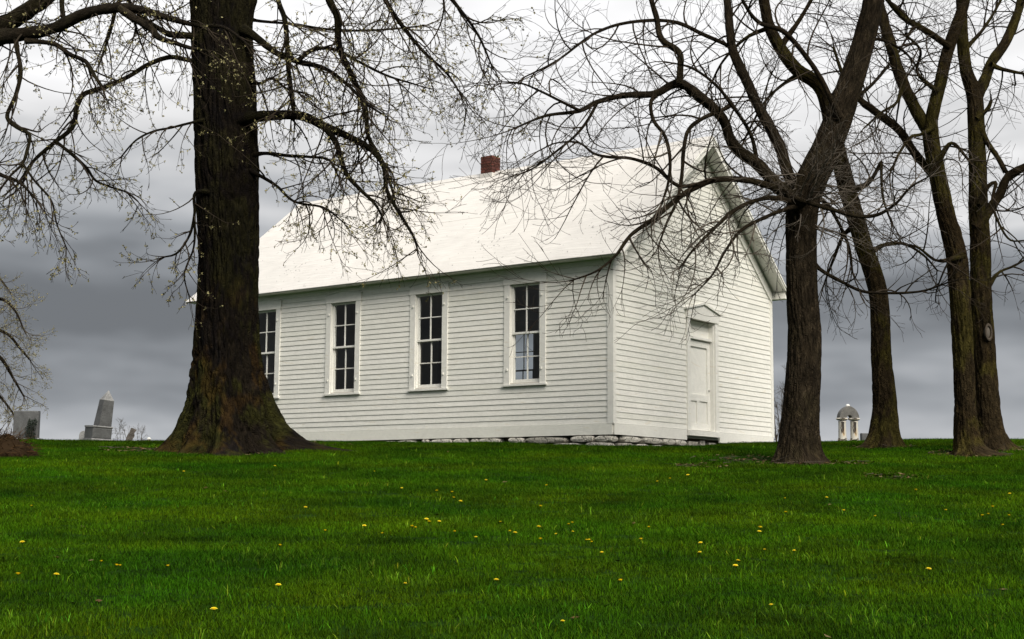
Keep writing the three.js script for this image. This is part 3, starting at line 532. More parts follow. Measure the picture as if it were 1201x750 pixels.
// --- the tree in front of the gable
const youngKind = { base: [.042, .033, .022], moss: () => .15, mossBias: -.05, lichen: () => .05 }, mossKind = { mossColor: [.064, .057, .014], base: [.040, .030, .016], moss: () => .8, mossBias: .1, lichen: () => .12 };
function flare(base, lobes, s1, s2) { return (r, nx, nz, p) => { const up = p.y - base.y, th = Math.atan2(nz, nx); let k = 0; for (const [a, s] of lobes) { const d = Math.abs(((th + a) % (2 * Math.PI) + 3 * Math.PI) % (2 * Math.PI) - Math.PI); k += s * Math.exp(-d * d / .12); } return r * (1 + .1 * Math.exp(-Math.max(-.1, up) / .3)) + k * (s1 * Math.exp(-Math.max(-.08, up) / .22) + s2 * Math.exp(-Math.max(-.05, up) / .09)); }; }
{
  const base = trees.front, D = -base.z, L = [];
  const trunk = px([[937, 566, 52], [937, 545, 49], [937, 536, 48], [938, 504, 45], [941, 460, 42], [944, 400, 40], [941, 340, 37], [940, 280, 37], [942, 240, 39], [952, 212, 38], [966, 182, 36], [983, 140, 34], [1001, 88, 30], [1015, 42, 27], [1025, 0, 26], [1030, -70, 22], [1022, -150, 16], [1018, -230, 9]], D);
  const add = (list, d0, dz, scale = 1, o, pale) => L.push({ k: px(list, D + d0, dz), scale, o, pale });
  add([[938, 232, 20], [925, 205, 14], [913, 168, 13], [892, 130, 12], [876, 95, 12], [860, 60, 11], [855, 21, 10], [853, 0, 9], [846, -60, 7], [836, -130, 4]], .1, 1.2, 1);
  add([[938, 240, 20], [922, 226, 16], [908, 214, 15], [888, 192, 15], [868, 178, 14], [858, 166, 13], [848, 140, 12], [824, 116, 12], [797, 98, 11], [768, 110, 8.5], [732, 112, 7], [700, 120, 6], [680, 130, 5], [640, 136, 3.5], [600, 152, 2]], -.1, -1.6, .95);
  add([[797, 99, 8], [798, 80, 8], [797, 62, 8], [776, 46, 7.5], [770, 20, 7], [764, 0, 6], [752, -50, 4]], -1.0, .4, .9);
  add([[680, 130, 4], [656, 118, 3.4], [636, 108, 3], [612, 98, 2.4], [588, 96, 1.6]], -1.4, -.5, .8);
  add([[860, 60, 6], [854, 54, 5], [824, 40, 5], [792, 26, 4.5], [740, 26, 4], [700, 38, 3.4], [652, 72, 2.6], [612, 92, 1.8]], .7, -1.8, .9);
  add([[888, 190, 6], [886, 178, 5], [880, 156, 4.5], [856, 120, 4], [840, 100, 3.6], [812, 80, 3], [790, 74, 2]], -.3, -1.2, .9);
  add([[938, 246, 12], [920, 224, 9], [904, 219, 8], [880, 212, 8], [840, 211, 7.5], [816, 220, 7], [796, 232, 6.5], [768, 256, 5.5], [740, 276, 4.5], [722, 300, 3.5], [700, 318, 2.6], [668, 330, 1.8]], -.2, -2.0, .8);
  add([[820, 216, 5], [796, 218, 5], [768, 196, 4.5], [740, 186, 4], [712, 184, 3.6], [696, 180, 3.2], [680, 168, 2.8], [652, 168, 2], [630, 178, 1.5]], -1.2, -.8, .85);
  add([[770, 112, 6], [764, 118, 5], [766, 140, 5], [780, 160, 4.6], [786, 188, 4.2], [784, 214, 3.5], [776, 240, 2.6]], -1.3, -.2, .6, undefined, true);
  add([[856, 124, 6], [846, 130, 5], [826, 138, 5], [808, 152, 5], [802, 176, 5], [800, 204, 4.6], [794, 236, 4], [782, 262, 3], [772, 290, 2]], -.5, -.8, .65);
  add([[700, 122, 4], [690, 140, 3.5], [676, 158, 3], [652, 178, 2.6], [628, 196, 2], [606, 206, 1.4]], -1.5, .1, .7);
  add([[940, 242, 10], [926, 236, 6], [908, 232, 6], [884, 236, 5], [860, 248, 5], [836, 270, 4], [816, 290, 3], [796, 316, 2]], -.35, -1.2, .7, undefined, true);
  add([[940, 240, 9], [920, 246, 5], [900, 254, 4.5], [870, 270, 4], [850, 296, 3.2], [836, 322, 2.4], [812, 348, 1.6]], -.35, -1.0, .65, undefined, true);
  add([[944, 240, 10], [930, 232, 6], [950, 238, 6], [976, 246, 5], [1008, 254, 4.5], [1030, 252, 4], [1052, 238, 3.4], [1068, 220, 2.6], [1092, 206, 1.8]], -.4, -1.0, .75, undefined, true);
  add([[946, 300, 10], [962, 316, 4.5], [990, 332, 4], [1012, 342, 3.6], [1040, 344, 3.2], [1080, 342, 2.8], [1106, 334, 2]], .15, -1.2, .55);
  add([[950, 226, 9], [970, 240, 4.5], [984, 262, 4], [996, 290, 3.4], [1000, 320, 2.4]], .2, .3, .65);
  add([[985, 138, 10], [972, 110, 7], [958, 84, 6], [934, 52, 6], [918, 36, 6], [890, 26, 5], [871, 0, 4], [858, -40, 3]], -.25, -.9, .9);
  add([[1012, 50, 8], [1030, 46, 4], [1060, 60, 3], [1080, 84, 2]], .1, .6, .8);
  add([[1026, -20, 14], [980, -80, 10], [940, -120, 7], [900, -150, 4]], .2, -.8, 1.1);
  add([[1028, -50, 12], [1064, -110, 8], [1090, -160, 5]], .2, .8, 1);
  makeTree({ name: 'bare_tree', label: 'bare leafless tree before the gable end, thick shoots bristling at its main fork', base, kind: youngKind, trunk, limbs: L, seed: 45, trunkSides: 110, furrowAmp: .017, furrowK: 9, step: .025,
    rootShape: flare(base, [[-2.9, .6], [-1.5, .5], [-.25, .9], [-2.2, .4], [-.9, .4], [1.3, .8]], .11, .12),
    twigs: { ...std, gap: [.25, .31, .38], len: [2.2, 1.15, .52], droop: -.26, lift: .22 },
    extra(t) {                                                            // the bristle of shoots round the fork
      const w = { pos: [], idx: [] }, c = at(940, 238, D);
      for (let k = 0; k < 84; k++) {
        const a = rnd(0, 2 * Math.PI), e = rnd(-.5, .9), d = V(Math.cos(a) * Math.cos(e), Math.sin(e), Math.sin(a) * Math.cos(e)), p = c.clone().addScaledVector(d, .12).add(V(0, rnd(-.35, .5), 0)); p.x += (p.y - c.y) * .28;
        const q = wander(p, d, rnd(.5, 1.9), rnd(.007, .016), { step: .13, wiggle: .17, droop: rnd(-.3, .15), lift: rnd(-.1, .2) }); tubeInto(w, q, 4);
        sprout(w, q, 1, { ...std, gap: [1, .18, .14], floor: 0, len: [1, .45, .2], rad: [.01, .005, .0035] });
      }
      stuff(part('shoots', toGeometry(w, base), twigPale, t));
    } });
}
// --- the slim leaning tree behind it
{
  const base = trees.second, D = -base.z, L = [];
  const trunk = px([[1036, 548, 40], [1036, 528, 37], [1037, 505, 33], [1038, 480, 29], [1034, 420, 24], [1030, 343, 22], [1012, 285, 21], [1003, 253, 21], [993, 218, 21], [986, 190, 20], [976, 150, 18], [962, 102, 17], [934, 81, 16], [915, 56, 15], [903, 32, 14], [896, 0, 13], [890, -60, 10], [880, -130, 6]], D);
  const add = (list, d0, dz, scale = 1, o, pale) => L.push({ k: px(list, D + d0, dz), scale, o, pale });
  add([[1016, 300, 10], [1036, 288, 4.5], [1060, 286, 3.6], [1084, 300, 2.6], [1100, 318, 1.8]], .1, .8, .8);
  add([[996, 226, 9], [1020, 214, 4.5], [1034, 190, 4], [1034, 200, 3.6], [1036, 232, 3], [1046, 262, 2.2]], -.1, -.4, .8);
  add([[976, 150, 9], [1000, 120, 5], [1026, 96, 4], [1052, 64, 3], [1072, 30, 2]], .1, 1, 1);
  add([[940, 86, 9], [920, 98, 4], [900, 116, 3.4], [880, 150, 2.6], [868, 176, 1.8]], .1, 1.0, .8);
  add([[915, 56, 8], [940, 20, 5], [962, -20, 4], [980, -60, 3]], .1, .6, 1);
  add([[903, 32, 7], [876, 44, 4], [848, 72, 3], [830, 108, 2]], .1, .9, .9);
  add([[1006, 262, 9], [990, 276, 4.5], [978, 304, 3.4], [968, 330, 2.2]], .1, .4, .7);
  add([[894, -20, 8], [930, -90, 5], [950, -150, 3]], .1, .6, 1);
  makeTree({ name: 'bare_tree', label: 'slim bare tree leaning over behind the bristling tree, beside the arched monument', base, kind: mossKind, trunk, limbs: L, seed: 57, trunkSides: 72, furrowAmp: .014, furrowK: 7, step: .035,
    rootShape: flare(base, [[-2.8, .8], [-1.6, .5], [-.3, .9], [1.4, .7]], .10, .14), twigs: { ...std, gap: [.215, .31, .38] } });
}
// --- the pair close together
{
  const base = trees.third, D = -base.z, L = [];
  const trunk = px([[1136, 556, 34], [1135, 535, 32], [1134, 520, 29], [1132, 467, 25], [1128, 373, 25], [1122, 300, 25], [1117, 278, 24], [1110, 253, 22], [1099, 200, 20], [1092, 160, 20], [1093, 140, 16], [1103, 98, 15], [1113, 56, 15], [1126, 20, 14], [1132, 0, 13], [1140, -70, 10], [1146, -150, 5]], D);
  const add = (list, d0, dz, scale = 1, o, pale) => L.push({ k: px(list, D + d0, dz), scale, o, pale });
  add([[1093, 158, 17], [1075, 130, 14], [1057, 91, 14], [1046, 56, 13], [1036, 21, 12], [1031, 0, 11], [1020, -60, 8], [1010, -120, 4]], .05, .9, 1);
  add([[1104, 222, 16], [1096, 207, 11], [1075, 182, 10], [1053, 151, 10], [1025, 130, 9], [1008, 116, 8], [990, 90, 5], [978, 56, 3]], .1, 1.2, .9);
  add([[1114, 55, 11], [1108, 51, 8], [1085, 35, 8], [1061, 21, 7], [1041, 0, 5], [1010, -40, 3]], -.1, -.9, 1);
  add([[1096, 200, 9], [1116, 168, 4.5], [1130, 180, 3.6], [1142, 196, 2.6]], -.3, -.5, .8);
  add([[1094, 150, 8], [1080, 158, 4], [1070, 160, 4], [1056, 178, 3], [1044, 204, 2.2]], -.2, -.7, .8);
  add([[1060, 95, 7], [1052, 120, 3.6], [1034, 132, 3], [1014, 150, 2]], -.1, -.8, .9);
  add([[1100, 108, 6], [1076, 84, 4], [1080, 60, 3.4], [1062, 40, 2.4]], -.1, -.7, 1);
  add([[1130, 300, 8], [1100, 306, 3.4], [1076, 290, 2.8], [1056, 286, 2]], -.2, -.7, .7);
  makeTree({ name: 'bare_tree', label: 'mossy bare tree forking in a wide V, nearer one of the close pair', base, kind: mossKind, trunk, limbs: L, seed: 69, trunkSides: 72, furrowAmp: .014, furrowK: 7, step: .035, group: undefined,
    rootShape: flare(base, [[-2.4, .4], [-.75, 1.1], [-1.3, .5], [1.4, .7]], .10, .20), twigs: { ...std, gap: [.215, .31, .38], len: [2.1, 1.05, .5] } });
}
{
  const base = trees.fourth, D = -base.z, L = [];
  const trunk = px([[1163, 548, 40], [1162, 528, 37], [1160, 500, 31], [1156, 430, 26], [1151, 343, 25], [1150, 280, 24], [1148, 253, 23], [1147, 193, 21], [1145, 140, 20], [1143, 112, 19], [1133, 80, 15], [1129, 42, 14], [1128, 0, 13], [1122, -70, 10], [1112, -150, 5]], D);
  const add = (list, d0, dz, scale = 1, o, pale) => L.push({ k: px(list, D + d0, dz), scale, o, pale });
  add([[1143, 120, 16], [1155, 95, 13], [1162, 76, 13], [1180, 49, 12], [1192, 21, 11], [1198, 0, 10], [1206, -60, 7], [1216, -120, 4]], .05, .8, 1);
  add([[1146, 268, 18], [1157, 252, 12], [1173, 228, 11], [1183, 207, 10], [1202, 196, 9], [1230, 180, 6], [1256, 150, 3]], -.05, -.5, .8);
  add([[1150, 150, 9], [1159, 168, 6], [1170, 184, 6], [1180, 202, 6]], -.1, -.1, .5);
  add([[1147, 140, 10], [1154, 133, 5], [1160, 126, 5], [1163, 118, 4]], -.1, -.1, .2);
  add([[1162, 76, 8], [1172, 80, 5], [1188, 84, 4], [1210, 88, 3]], 0, .6, 1);
  add([[1150, 240, 8], [1160, 218, 5], [1168, 214, 4.5], [1164, 236, 3.4], [1172, 262, 3], [1186, 282, 2.4], [1204, 282, 1.6]], -.2, -.6, .9);
  add([[1156, 340, 9], [1172, 320, 3.4], [1190, 312, 2.8], [1210, 300, 2]], .1, .5, .8);
  add([[1130, 60, 7], [1152, 36, 4], [1170, 8, 3], [1186, -30, 2]], .1, .6, 1);
  add([[1124, -40, 9], [1160, -90, 6], [1180, -130, 4]], .1, .4, 1);
  makeTree({ name: 'bare_tree', label: 'bare tree with a pale round branch scar, farther one of the close pair', base, kind: mossKind, trunk, limbs: L, seed: 81, trunkSides: 72, furrowAmp: .013, furrowK: 7, step: .035,
    rootShape: flare(base, [[-2.4, .5], [-.3, 1], [-1.4, .5], [1.4, .7]], .10, .14), twigs: { ...std, gap: [.215, .31, .38], len: [2.1, 1.05, .5] },
    extra(t) { const g = new THREE.TorusGeometry(.095, .022, 8, 20), o = part('branch_scar', g, dull(rgb(.085, .07, .056), { bumpMap: barkBump, bumpScale: .01 }), t); o.scale.set(.8, 1.35, .7); o.position.copy(at(1160, 390, D - .20)).sub(base); o.rotation.y = .55; const c = part('scar_wood', new THREE.SphereGeometry(.085, 14, 10), dull(rgb(.10, .088, .075)), t); c.scale.set(.8, 1.3, .5); c.position.copy(o.position).add(V(-.02, 0, -.03)); c.rotation.y = .55; } });
}
// --- bare growth beyond the crest
function brush(name, label, category, pxs, dist, n, h, spread, m, seed, leafy, o2 = {}) {
  RT = rng(seed); const b0 = at(pxs[0], pxs[1], dist), base = V(b0.x, groundY(b0.x, b0.z) - .03, b0.z), t = thing(name, label, category, base);
  const w = { pos: [], idx: [] }, lv = leafy ? { pos: [], idx: [] } : null;
  for (let k = 0; k < n; k++) { const a = rnd(0, 6.28), p = V(base.x + rnd(-1, 1) * spread * .5, base.y, base.z + rnd(-1, 1) * spread * .5), q = wander(p, V(Math.cos(a) * .25, 1, Math.sin(a) * .25).normalize(), h * rnd(.6, 1.05), rnd(.008, .02), { step: .2, wiggle: .08, droop: 0, lift: .05 }); tubeInto(w, q, 4); sprout(w, q, 0, { ...std, gap: [.22, .16, .14], len: [h * .35, .4, .2], rad: [.010, .006, .005], floor: base.y + .1, leaves: lv, leafy, droop: 0, lift: .1, ...o2 }); }
  part('stems', toGeometry(w, base), m, t).userData.kind = 'stuff';
  if (lv && lv.idx.length) stuff(part('young_leaves', toGeometry(lv, base), leafMat, t));
  return t;
}
const saplingBark = dull(rgb(.06, .05, .038));
brush('bare_shrub', 'thin upright bare saplings at the far corner of the gable wall', 'shrub', [914, 505], 40, 7, 2.1, .35, saplingBark, 91, 0, { len: [.4, .25, .15] });
brush('bare_shrub', 'pale bare bush behind the leaning obelisk and broken stone', 'shrub', [147, 514], 56, 9, 1.15, 1.3, saplingBark, 92, 0, { len: [.4, .25, .15] });
{
  const D = 48, base = at(-62, 500, D); base.y = groundY(base.x, base.z) - .05;
  const y0 = 516, L = [], add = (list, d0, dz, scale, o) => L.push({ k: px(list, D + d0, dz), scale, o });
  add([[-60, 440, 12], [-40, 420, 8], [-20, 410, 6], [0, 420, 4], [14, 442, 3], [28, 466, 2]], 0, 1, 1);
  add([[-60, 400, 12], [-40, 372, 8], [-18, 354, 5], [4, 352, 3.4], [18, 366, 2.4], [28, 388, 1.6]], 0, -1, 1);
  add([[-60, 420, 12], [-36, 400, 8], [-14, 386, 5], [8, 392, 3.4], [24, 410, 2.4], [36, 424, 1.6]], .2, 1.4, 1);
  add([[-60, 460, 10], [-40, 450, 6], [-16, 452, 4], [0, 466, 3], [14, 484, 2], [22, 500, 1.4]], -.2, .6, .9);
  add([[-60, 370, 10], [-40, 330, 7], [-22, 316, 5], [-6, 322, 3], [8, 338, 2]], .2, .6, 1);
  add([[-60, 350, 10], [-72, 310, 8], [-84, 270, 5]], .2, .6, 1);
  makeTree({ name: 'far_tree', label: 'olive hazed weeping tree beyond the square headstone', base, kind: youngKind, trunk: px([[-62, 530, 22], [-62, 500, 18], [-61, 440, 16], [-62, 380, 12], [-64, 320, 7], [-64, 280, 3]], D), limbs: L, leafy: .4, seed: 95, trunkSides: 20, step: .1, twigs: { ...std, gap: [.2, .2, .17], len: [1.5, .7, .35], rad: [.014, .008, .006], droop: -.15, lift: .05, m: saplingBark } });
}

// ---------------------------------------------------------------- graveyard beyond the crest
const granite = texture(256, 256, (u, v) => { const g = .8 + .16 * tiled(u, v, 50, 3, 2) + .12 * tiled(u, v, 5, 9, 3); return [g, g, g * 1.01]; }, true); granite.repeat.set(1.2, 1.2);
const greyStone = mat(rgb(.125, .128, .127), .75, { map: granite }), paleStone = mat(rgb(.36, .36, .35), .8, { map: granite });
const weathered = mat(rgb(.44, .42, .37), .85, { map: texture(256, 256, (u, v) => { const k = smooth(.0, .3, tiled(u, v, 7, 4, 4)), r = smooth(.25, .5, tiled(u, v, 6, 12, 3)); return [1 - .72 * k, 1 - .74 * k - .12 * r, 1 - .75 * k - .28 * r]; }, true) });
function stoneBase(pxx, d, dy = 0) { const p = at(pxx, 516, d); p.y = groundY(p.x, p.z) + dy; return p; }
function bevelBox(w, h, d, b = .02) { const s = new THREE.Shape(); s.moveTo(-w / 2, 0); s.lineTo(w / 2, 0); s.lineTo(w / 2, h); s.lineTo(-w / 2, h); const g = new THREE.ExtrudeGeometry(s, { depth: d - 2 * b, bevelEnabled: true, bevelSize: b, bevelThickness: b, bevelOffset: -b, bevelSegments: 2 }); g.translate(0, 0, -d / 2 + b); return metricUV(g); }
{
  const d = 40, k = d / FOCAL, p = stoneBase(30, d, .06), t = thing('headstone', 'squat rectangular grey granite headstone on a pale plinth', 'headstone', p, .1);
  part('plinth', bevelBox(35 * k, .13, .5), paleStone, t); const s = part('slab', bevelBox(28.5 * k, 32 * k, .25, .025), greyStone, t); s.position.y = .13;
  const w = { pos: [], idx: [] }; RT = rng(5);
  const pl = thing('cemetery_bush', 'small dark evergreen sprig growing against the squat headstone', 'bush', V(p.x + .24, groundY(p.x + .24, p.z + .3), p.z + .32));
  for (let i = 0; i < 26; i++) { const q = wander(pl.position.clone().add(V(rnd(-.05, .05), 0, rnd(-.05, .05))), V(rnd(-.3, .3), 1, rnd(-.3, .3)).normalize(), rnd(.3, .75), .008, { step: .1, wiggle: .15, droop: 0, lift: 0 }); tubeInto(w, q, 3); }
  part('stems', toGeometry(w, pl.position), darkWood, pl); const lv = { pos: [], idx: [] };
  for (let i = 0; i < 420; i++) { const y = rnd(.05, .72), q = pl.position.clone().add(V(rnd(-.11, .11) + .04 * Math.sin(y * 12), y, rnd(-.1, .1))); leavesOn(lv, [{ p: q }, { p: q }], { leafy: 1 }); }
  stuff(part('foliage', toGeometry(lv, pl.position), mat(rgb(.012, .022, .012), .8, { side: THREE.DoubleSide }), pl));
}
{
  const d = 38, k = d / FOCAL, p = stoneBase(114, d, .03), t = thing('headstone', 'leaning four sided grey obelisk with a pyramid tip on its stepped base', 'headstone', p, 0);
  const turned = (g, lean, y) => { g = g.index ? g.toNonIndexed() : g; g.rotateY(.70); g.rotateZ(-lean); g.translate(0, y, 0); g.computeVertexNormals(); return metricUV(g); };
  part('plinth', turned(bevelBox(27 * k, 6 * k, 27 * k, .03), .04, -.02), paleStone, t);
  part('pedestal', turned(bevelBox(24 * k, 13 * k, 24 * k, .035), .06, 5 * k), greyStone, t);
  part('pedestal_top', turned(bevelBox(25 * k, 2 * k, 25 * k, .02), .06, 18 * k), paleStone, t).position.x = .02;
  const sq = (a, b, h) => new THREE.CylinderGeometry(a / Math.SQRT2, b / Math.SQRT2, h, 4, 1).rotateY(Math.PI / 4).translate(0, h / 2, 0);
  part('shaft', turned(sq(12.5 * k, 15.5 * k, 31 * k), .13, 19.5 * k), greyStone, t).position.x = 5 * k;
  const tip = part('tip', turned(sq(.2 * k, 12.6 * k, 12 * k), .13, 0), paleStone, t); tip.position.set(5 * k + Math.sin(.13) * 31 * k, 19.5 * k + Math.cos(.13) * 31 * k, 0);
}
{
  const d = 39, k = d / FOCAL, p = stoneBase(99, d), t = thing('headstone', 'low rounded white marble marker half hidden by the obelisk base', 'headstone', p, .1);
  const s = new THREE.Shape(); s.moveTo(-5 * k, 0); s.lineTo(5 * k, 0); s.lineTo(5 * k, 11 * k); s.absarc(0, 11 * k, 5 * k, 0, Math.PI); part('slab', metricUV(new THREE.ExtrudeGeometry(s, { depth: .12, bevelEnabled: true, bevelSize: .015, bevelThickness: .015, bevelSegments: 2 })), paleStone, t);
}
{
  const d = 41, k = d / FOCAL, p = stoneBase(152, d, -.05), t = thing('broken_stone', 'jagged broken dark stone leaning beside the pale bush', 'headstone', p, .3);
  const g = new THREE.BoxGeometry(8 * k, 22 * k, .16, 4, 8, 2), q = g.attributes.position; for (let i = 0; i < q.count; i++) { const y = q.getY(i) / (11 * k); q.setXYZ(i, q.getX(i) * (1 - .25 * y) + .05 * N(y * 3, q.getX(i) * 9, 1) + y * .07, q.getY(i) + .06 * N(q.getX(i) * 12, y, 3), q.getZ(i) + .05 * N(q.getX(i) * 8, y * 4, 7)); } g.computeVertexNormals(); const s = part('shard', metricUV(g), mat(rgb(.16, .14, .12), .9, { map: granite, bumpMap: stoneBump, bumpScale: .03 }), t); s.position.y = 10 * k; s.rotation.z = -.12;
  const s2 = part('fragment', bevelBox(7 * k, 5 * k, .14, .02), paleStone, t); s2.position.set(-5 * k, 0, .1); s2.rotation.z = .35;
}
{
  const d = 40, k = d / FOCAL, p = stoneBase(174.5, d), t = thing('marker_post', 'tiny white topped marker post by the old tree roots', 'post', p);
  part('post', new THREE.CylinderGeometry(2 * k, 2.2 * k, 7 * k, 10).translate(0, 3.5 * k, 0), mat(rgb(.35, .30, .22), .9), t); part('cap', new THREE.SphereGeometry(2.5 * k, 12, 8, 0, 6.3, 0, 1.6).translate(0, 6.8 * k, 0), mat(rgb(.75, .74, .70), .6), t);
}
{ // columns carrying a domed arch
  const d = 44, k = d / FOCAL, p = stoneBase(995.5, d), t = thing('arch_monument', 'weathered white marble monument, two columns under a domed arch', 'monument', p, .15);
  const r = 4.7 * k, h = 24 * k, stained = mat(rgb(.17, .165, .15), .9, { map: granite });
  part('plinth', bevelBox(29 * k, .1, .5, .02), weathered, t);
  for (const s of [-1, 1]) { part('column', new THREE.LatheGeometry([[0, 0], [r * 1.15, 0], [r * 1.15, .06], [r, .1], [r * .93, h - .06], [r, h - .02], [0, h]].map(([a, b]) => new THREE.Vector2(a, b)), 20).translate(s * 7.4 * k, .1, 0), weathered, t); part('capital', new THREE.LatheGeometry([[0, 0], [r * 1.05, 0], [r * 1.45, .03], [r * 1.45, .075], [0, .075]].map(([a, b]) => new THREE.Vector2(a, b)), 20).translate(s * 7.4 * k, .1 + h, 0), weathered, t); }
  const y0 = .1 + h + .0755, a = new THREE.Shape(); a.moveTo(-11.5 * k, y0); a.bezierCurveTo(-11.5 * k, y0 + 6 * k, -7 * k, y0 + 12 * k, 0, y0 + 13.5 * k); a.bezierCurveTo(7 * k, y0 + 12 * k, 11.5 * k, y0 + 6 * k, 11.5 * k, y0); a.lineTo(3.6 * k, y0); a.absarc(0, y0, 3.6 * k, 0, Math.PI); a.lineTo(-11.5 * k, y0);
  part('arch', metricUV(new THREE.ExtrudeGeometry(a, { depth: .2, bevelEnabled: true, bevelSize: .02, bevelThickness: .03, bevelSegments: 3 }).translate(0, 0, -.1)), stained, t);
  part('finial', new THREE.SphereGeometry(2.6 * k, 14, 10).translate(0, y0 + 14 * k, 0), mat(rgb(.60, .59, .56), .7), t);
}
{ const d = 46, k = d / FOCAL, p = stoneBase(1017, d, .12), t = thing('headstone', 'plain low grey slab stone between the arched monument and leaning tree', 'headstone', p); part('slab', bevelBox(14 * k, 9 * k, .25, .02), greyStone, t); }

// dry brush heaped at the foot of the tree outside the picture
{
  const c = groundHit(-6, 538), t = thing('brush_pile', 'heap of dry brown brush and roots on the lawn', 'brush pile', c); RT = rng(77);
  const g = new THREE.SphereGeometry(1, 28, 14, 0, 6.2832, 0, 1.7), q = g.attributes.position; for (let i = 0; i < q.count; i++) { const x = q.getX(i), y = q.getY(i), z = q.getZ(i), n = 1 + .25 * N(x * 3, y * 3, z * 3); q.setXYZ(i, x * .6 * n, Math.max(-.1, y * .36 * n), z * .5 * n); } g.computeVertexNormals();
  part('mound', g, dull(rgb(.024, .015, .008)), t);
  const w = { pos: [], idx: [] }, w2 = { pos: [], idx: [] };
  for (let k = 0; k < 520; k++) { const a = rnd(0, 6.283), e = rnd(.05, 1.4), n = V(Math.cos(a) * Math.cos(e), Math.sin(e), Math.sin(a) * Math.cos(e)), p = V(n.x * .55, n.y * .33, n.z * .46).add(c), dn = V(n.x + rnd(-.8, .8), .35 + rnd(-.6, .5), n.z + rnd(-.8, .8)).normalize(); tubeInto(RT() < .5 ? w : w2, wander(p, dn, rnd(.1, .34), rnd(.004, .009), { step: .06, wiggle: .2, droop: -.4, lift: -.3 }), 3); }
  stuff(part('twigs', toGeometry(w, c), dull(rgb(.075, .042, .018)), t)); stuff(part('straw', toGeometry(w2, c), dull(rgb(.030, .019, .010)), t));
}

// ---------------------------------------------------------------- grass and dandelions
{
  RT = rng(611); const lv = [{ pos: [], idx: [] }, { pos: [], idx: [] }], tw = { pos: [], idx: [] };
  const drop = (x, z) => { const p = V(x, groundY(x, z) + rnd(.006, .035), z), a = rnd(0, 6.283), l = rnd(.02, .05), w = l * rnd(.35, .6), d = V(Math.cos(a), rnd(-.3, .3), Math.sin(a)).multiplyScalar(l), e = V(-Math.sin(a), rnd(-.4, .4), Math.cos(a)).multiplyScalar(w), o = lv[RT() < .6 ? 0 : 1], b = o.pos.length / 3; for (const q of [p.clone().sub(d), p.clone().add(e), p.clone().add(d), p.clone().sub(e)]) o.pos.push(q.x, q.y + (RT() - .5) * .012, q.z); o.idx.push(b, b + 1, b + 2, b, b + 2, b + 3); };
  for (const [c, r] of soilSpots) for (let k = 0; k < 260 * r; k++) { const a = rnd(0, 6.283), q = r * 1.25 * Math.sqrt(RT()); drop(c.x + Math.cos(a) * q, c.z + Math.sin(a) * q); }
  for (let k = 0; k < 130; k++) { const d = rnd(8, 30); drop(rnd(-.42, .42) * d, -d); }
  for (let k = 0; k < 46; k++) { const c = k < 44 ? soilSpots[k % soilSpots.length] : null, d = rnd(9, 28), x = c ? c[0].x + rnd(-1, 1) * c[1] * 1.3 : rnd(-.42, .42) * d, z = c ? c[0].z + rnd(-.6, 1) * c[1] : -d, a = rnd(0, 6.283); tubeInto(tw, wander(V(x, groundY(x, z) + .045, z), V(Math.cos(a), 0, Math.sin(a)), rnd(.10, .32), rnd(.003, .007), { step: .06, wiggle: .3, droop: 0, lift: 0 }), 4); }
  const litter = new THREE.Group(); litter.name = 'leaf_litter'; litter.userData = { kind: 'stuff', label: 'brown dead leaves and fallen twigs strewn below the trees', category: 'litter' }; scene.add(litter);
  const O = V(0, 0, 0); [rgb(.075, .045, .02), rgb(.13, .095, .05)].forEach((c, i) => stuff(part('dead_leaves', toGeometry(lv[i], O), dull(c, { side: THREE.DoubleSide }), litter))); stuff(part('fallen_twigs', toGeometry(tw, O), twigPale, litter));
}
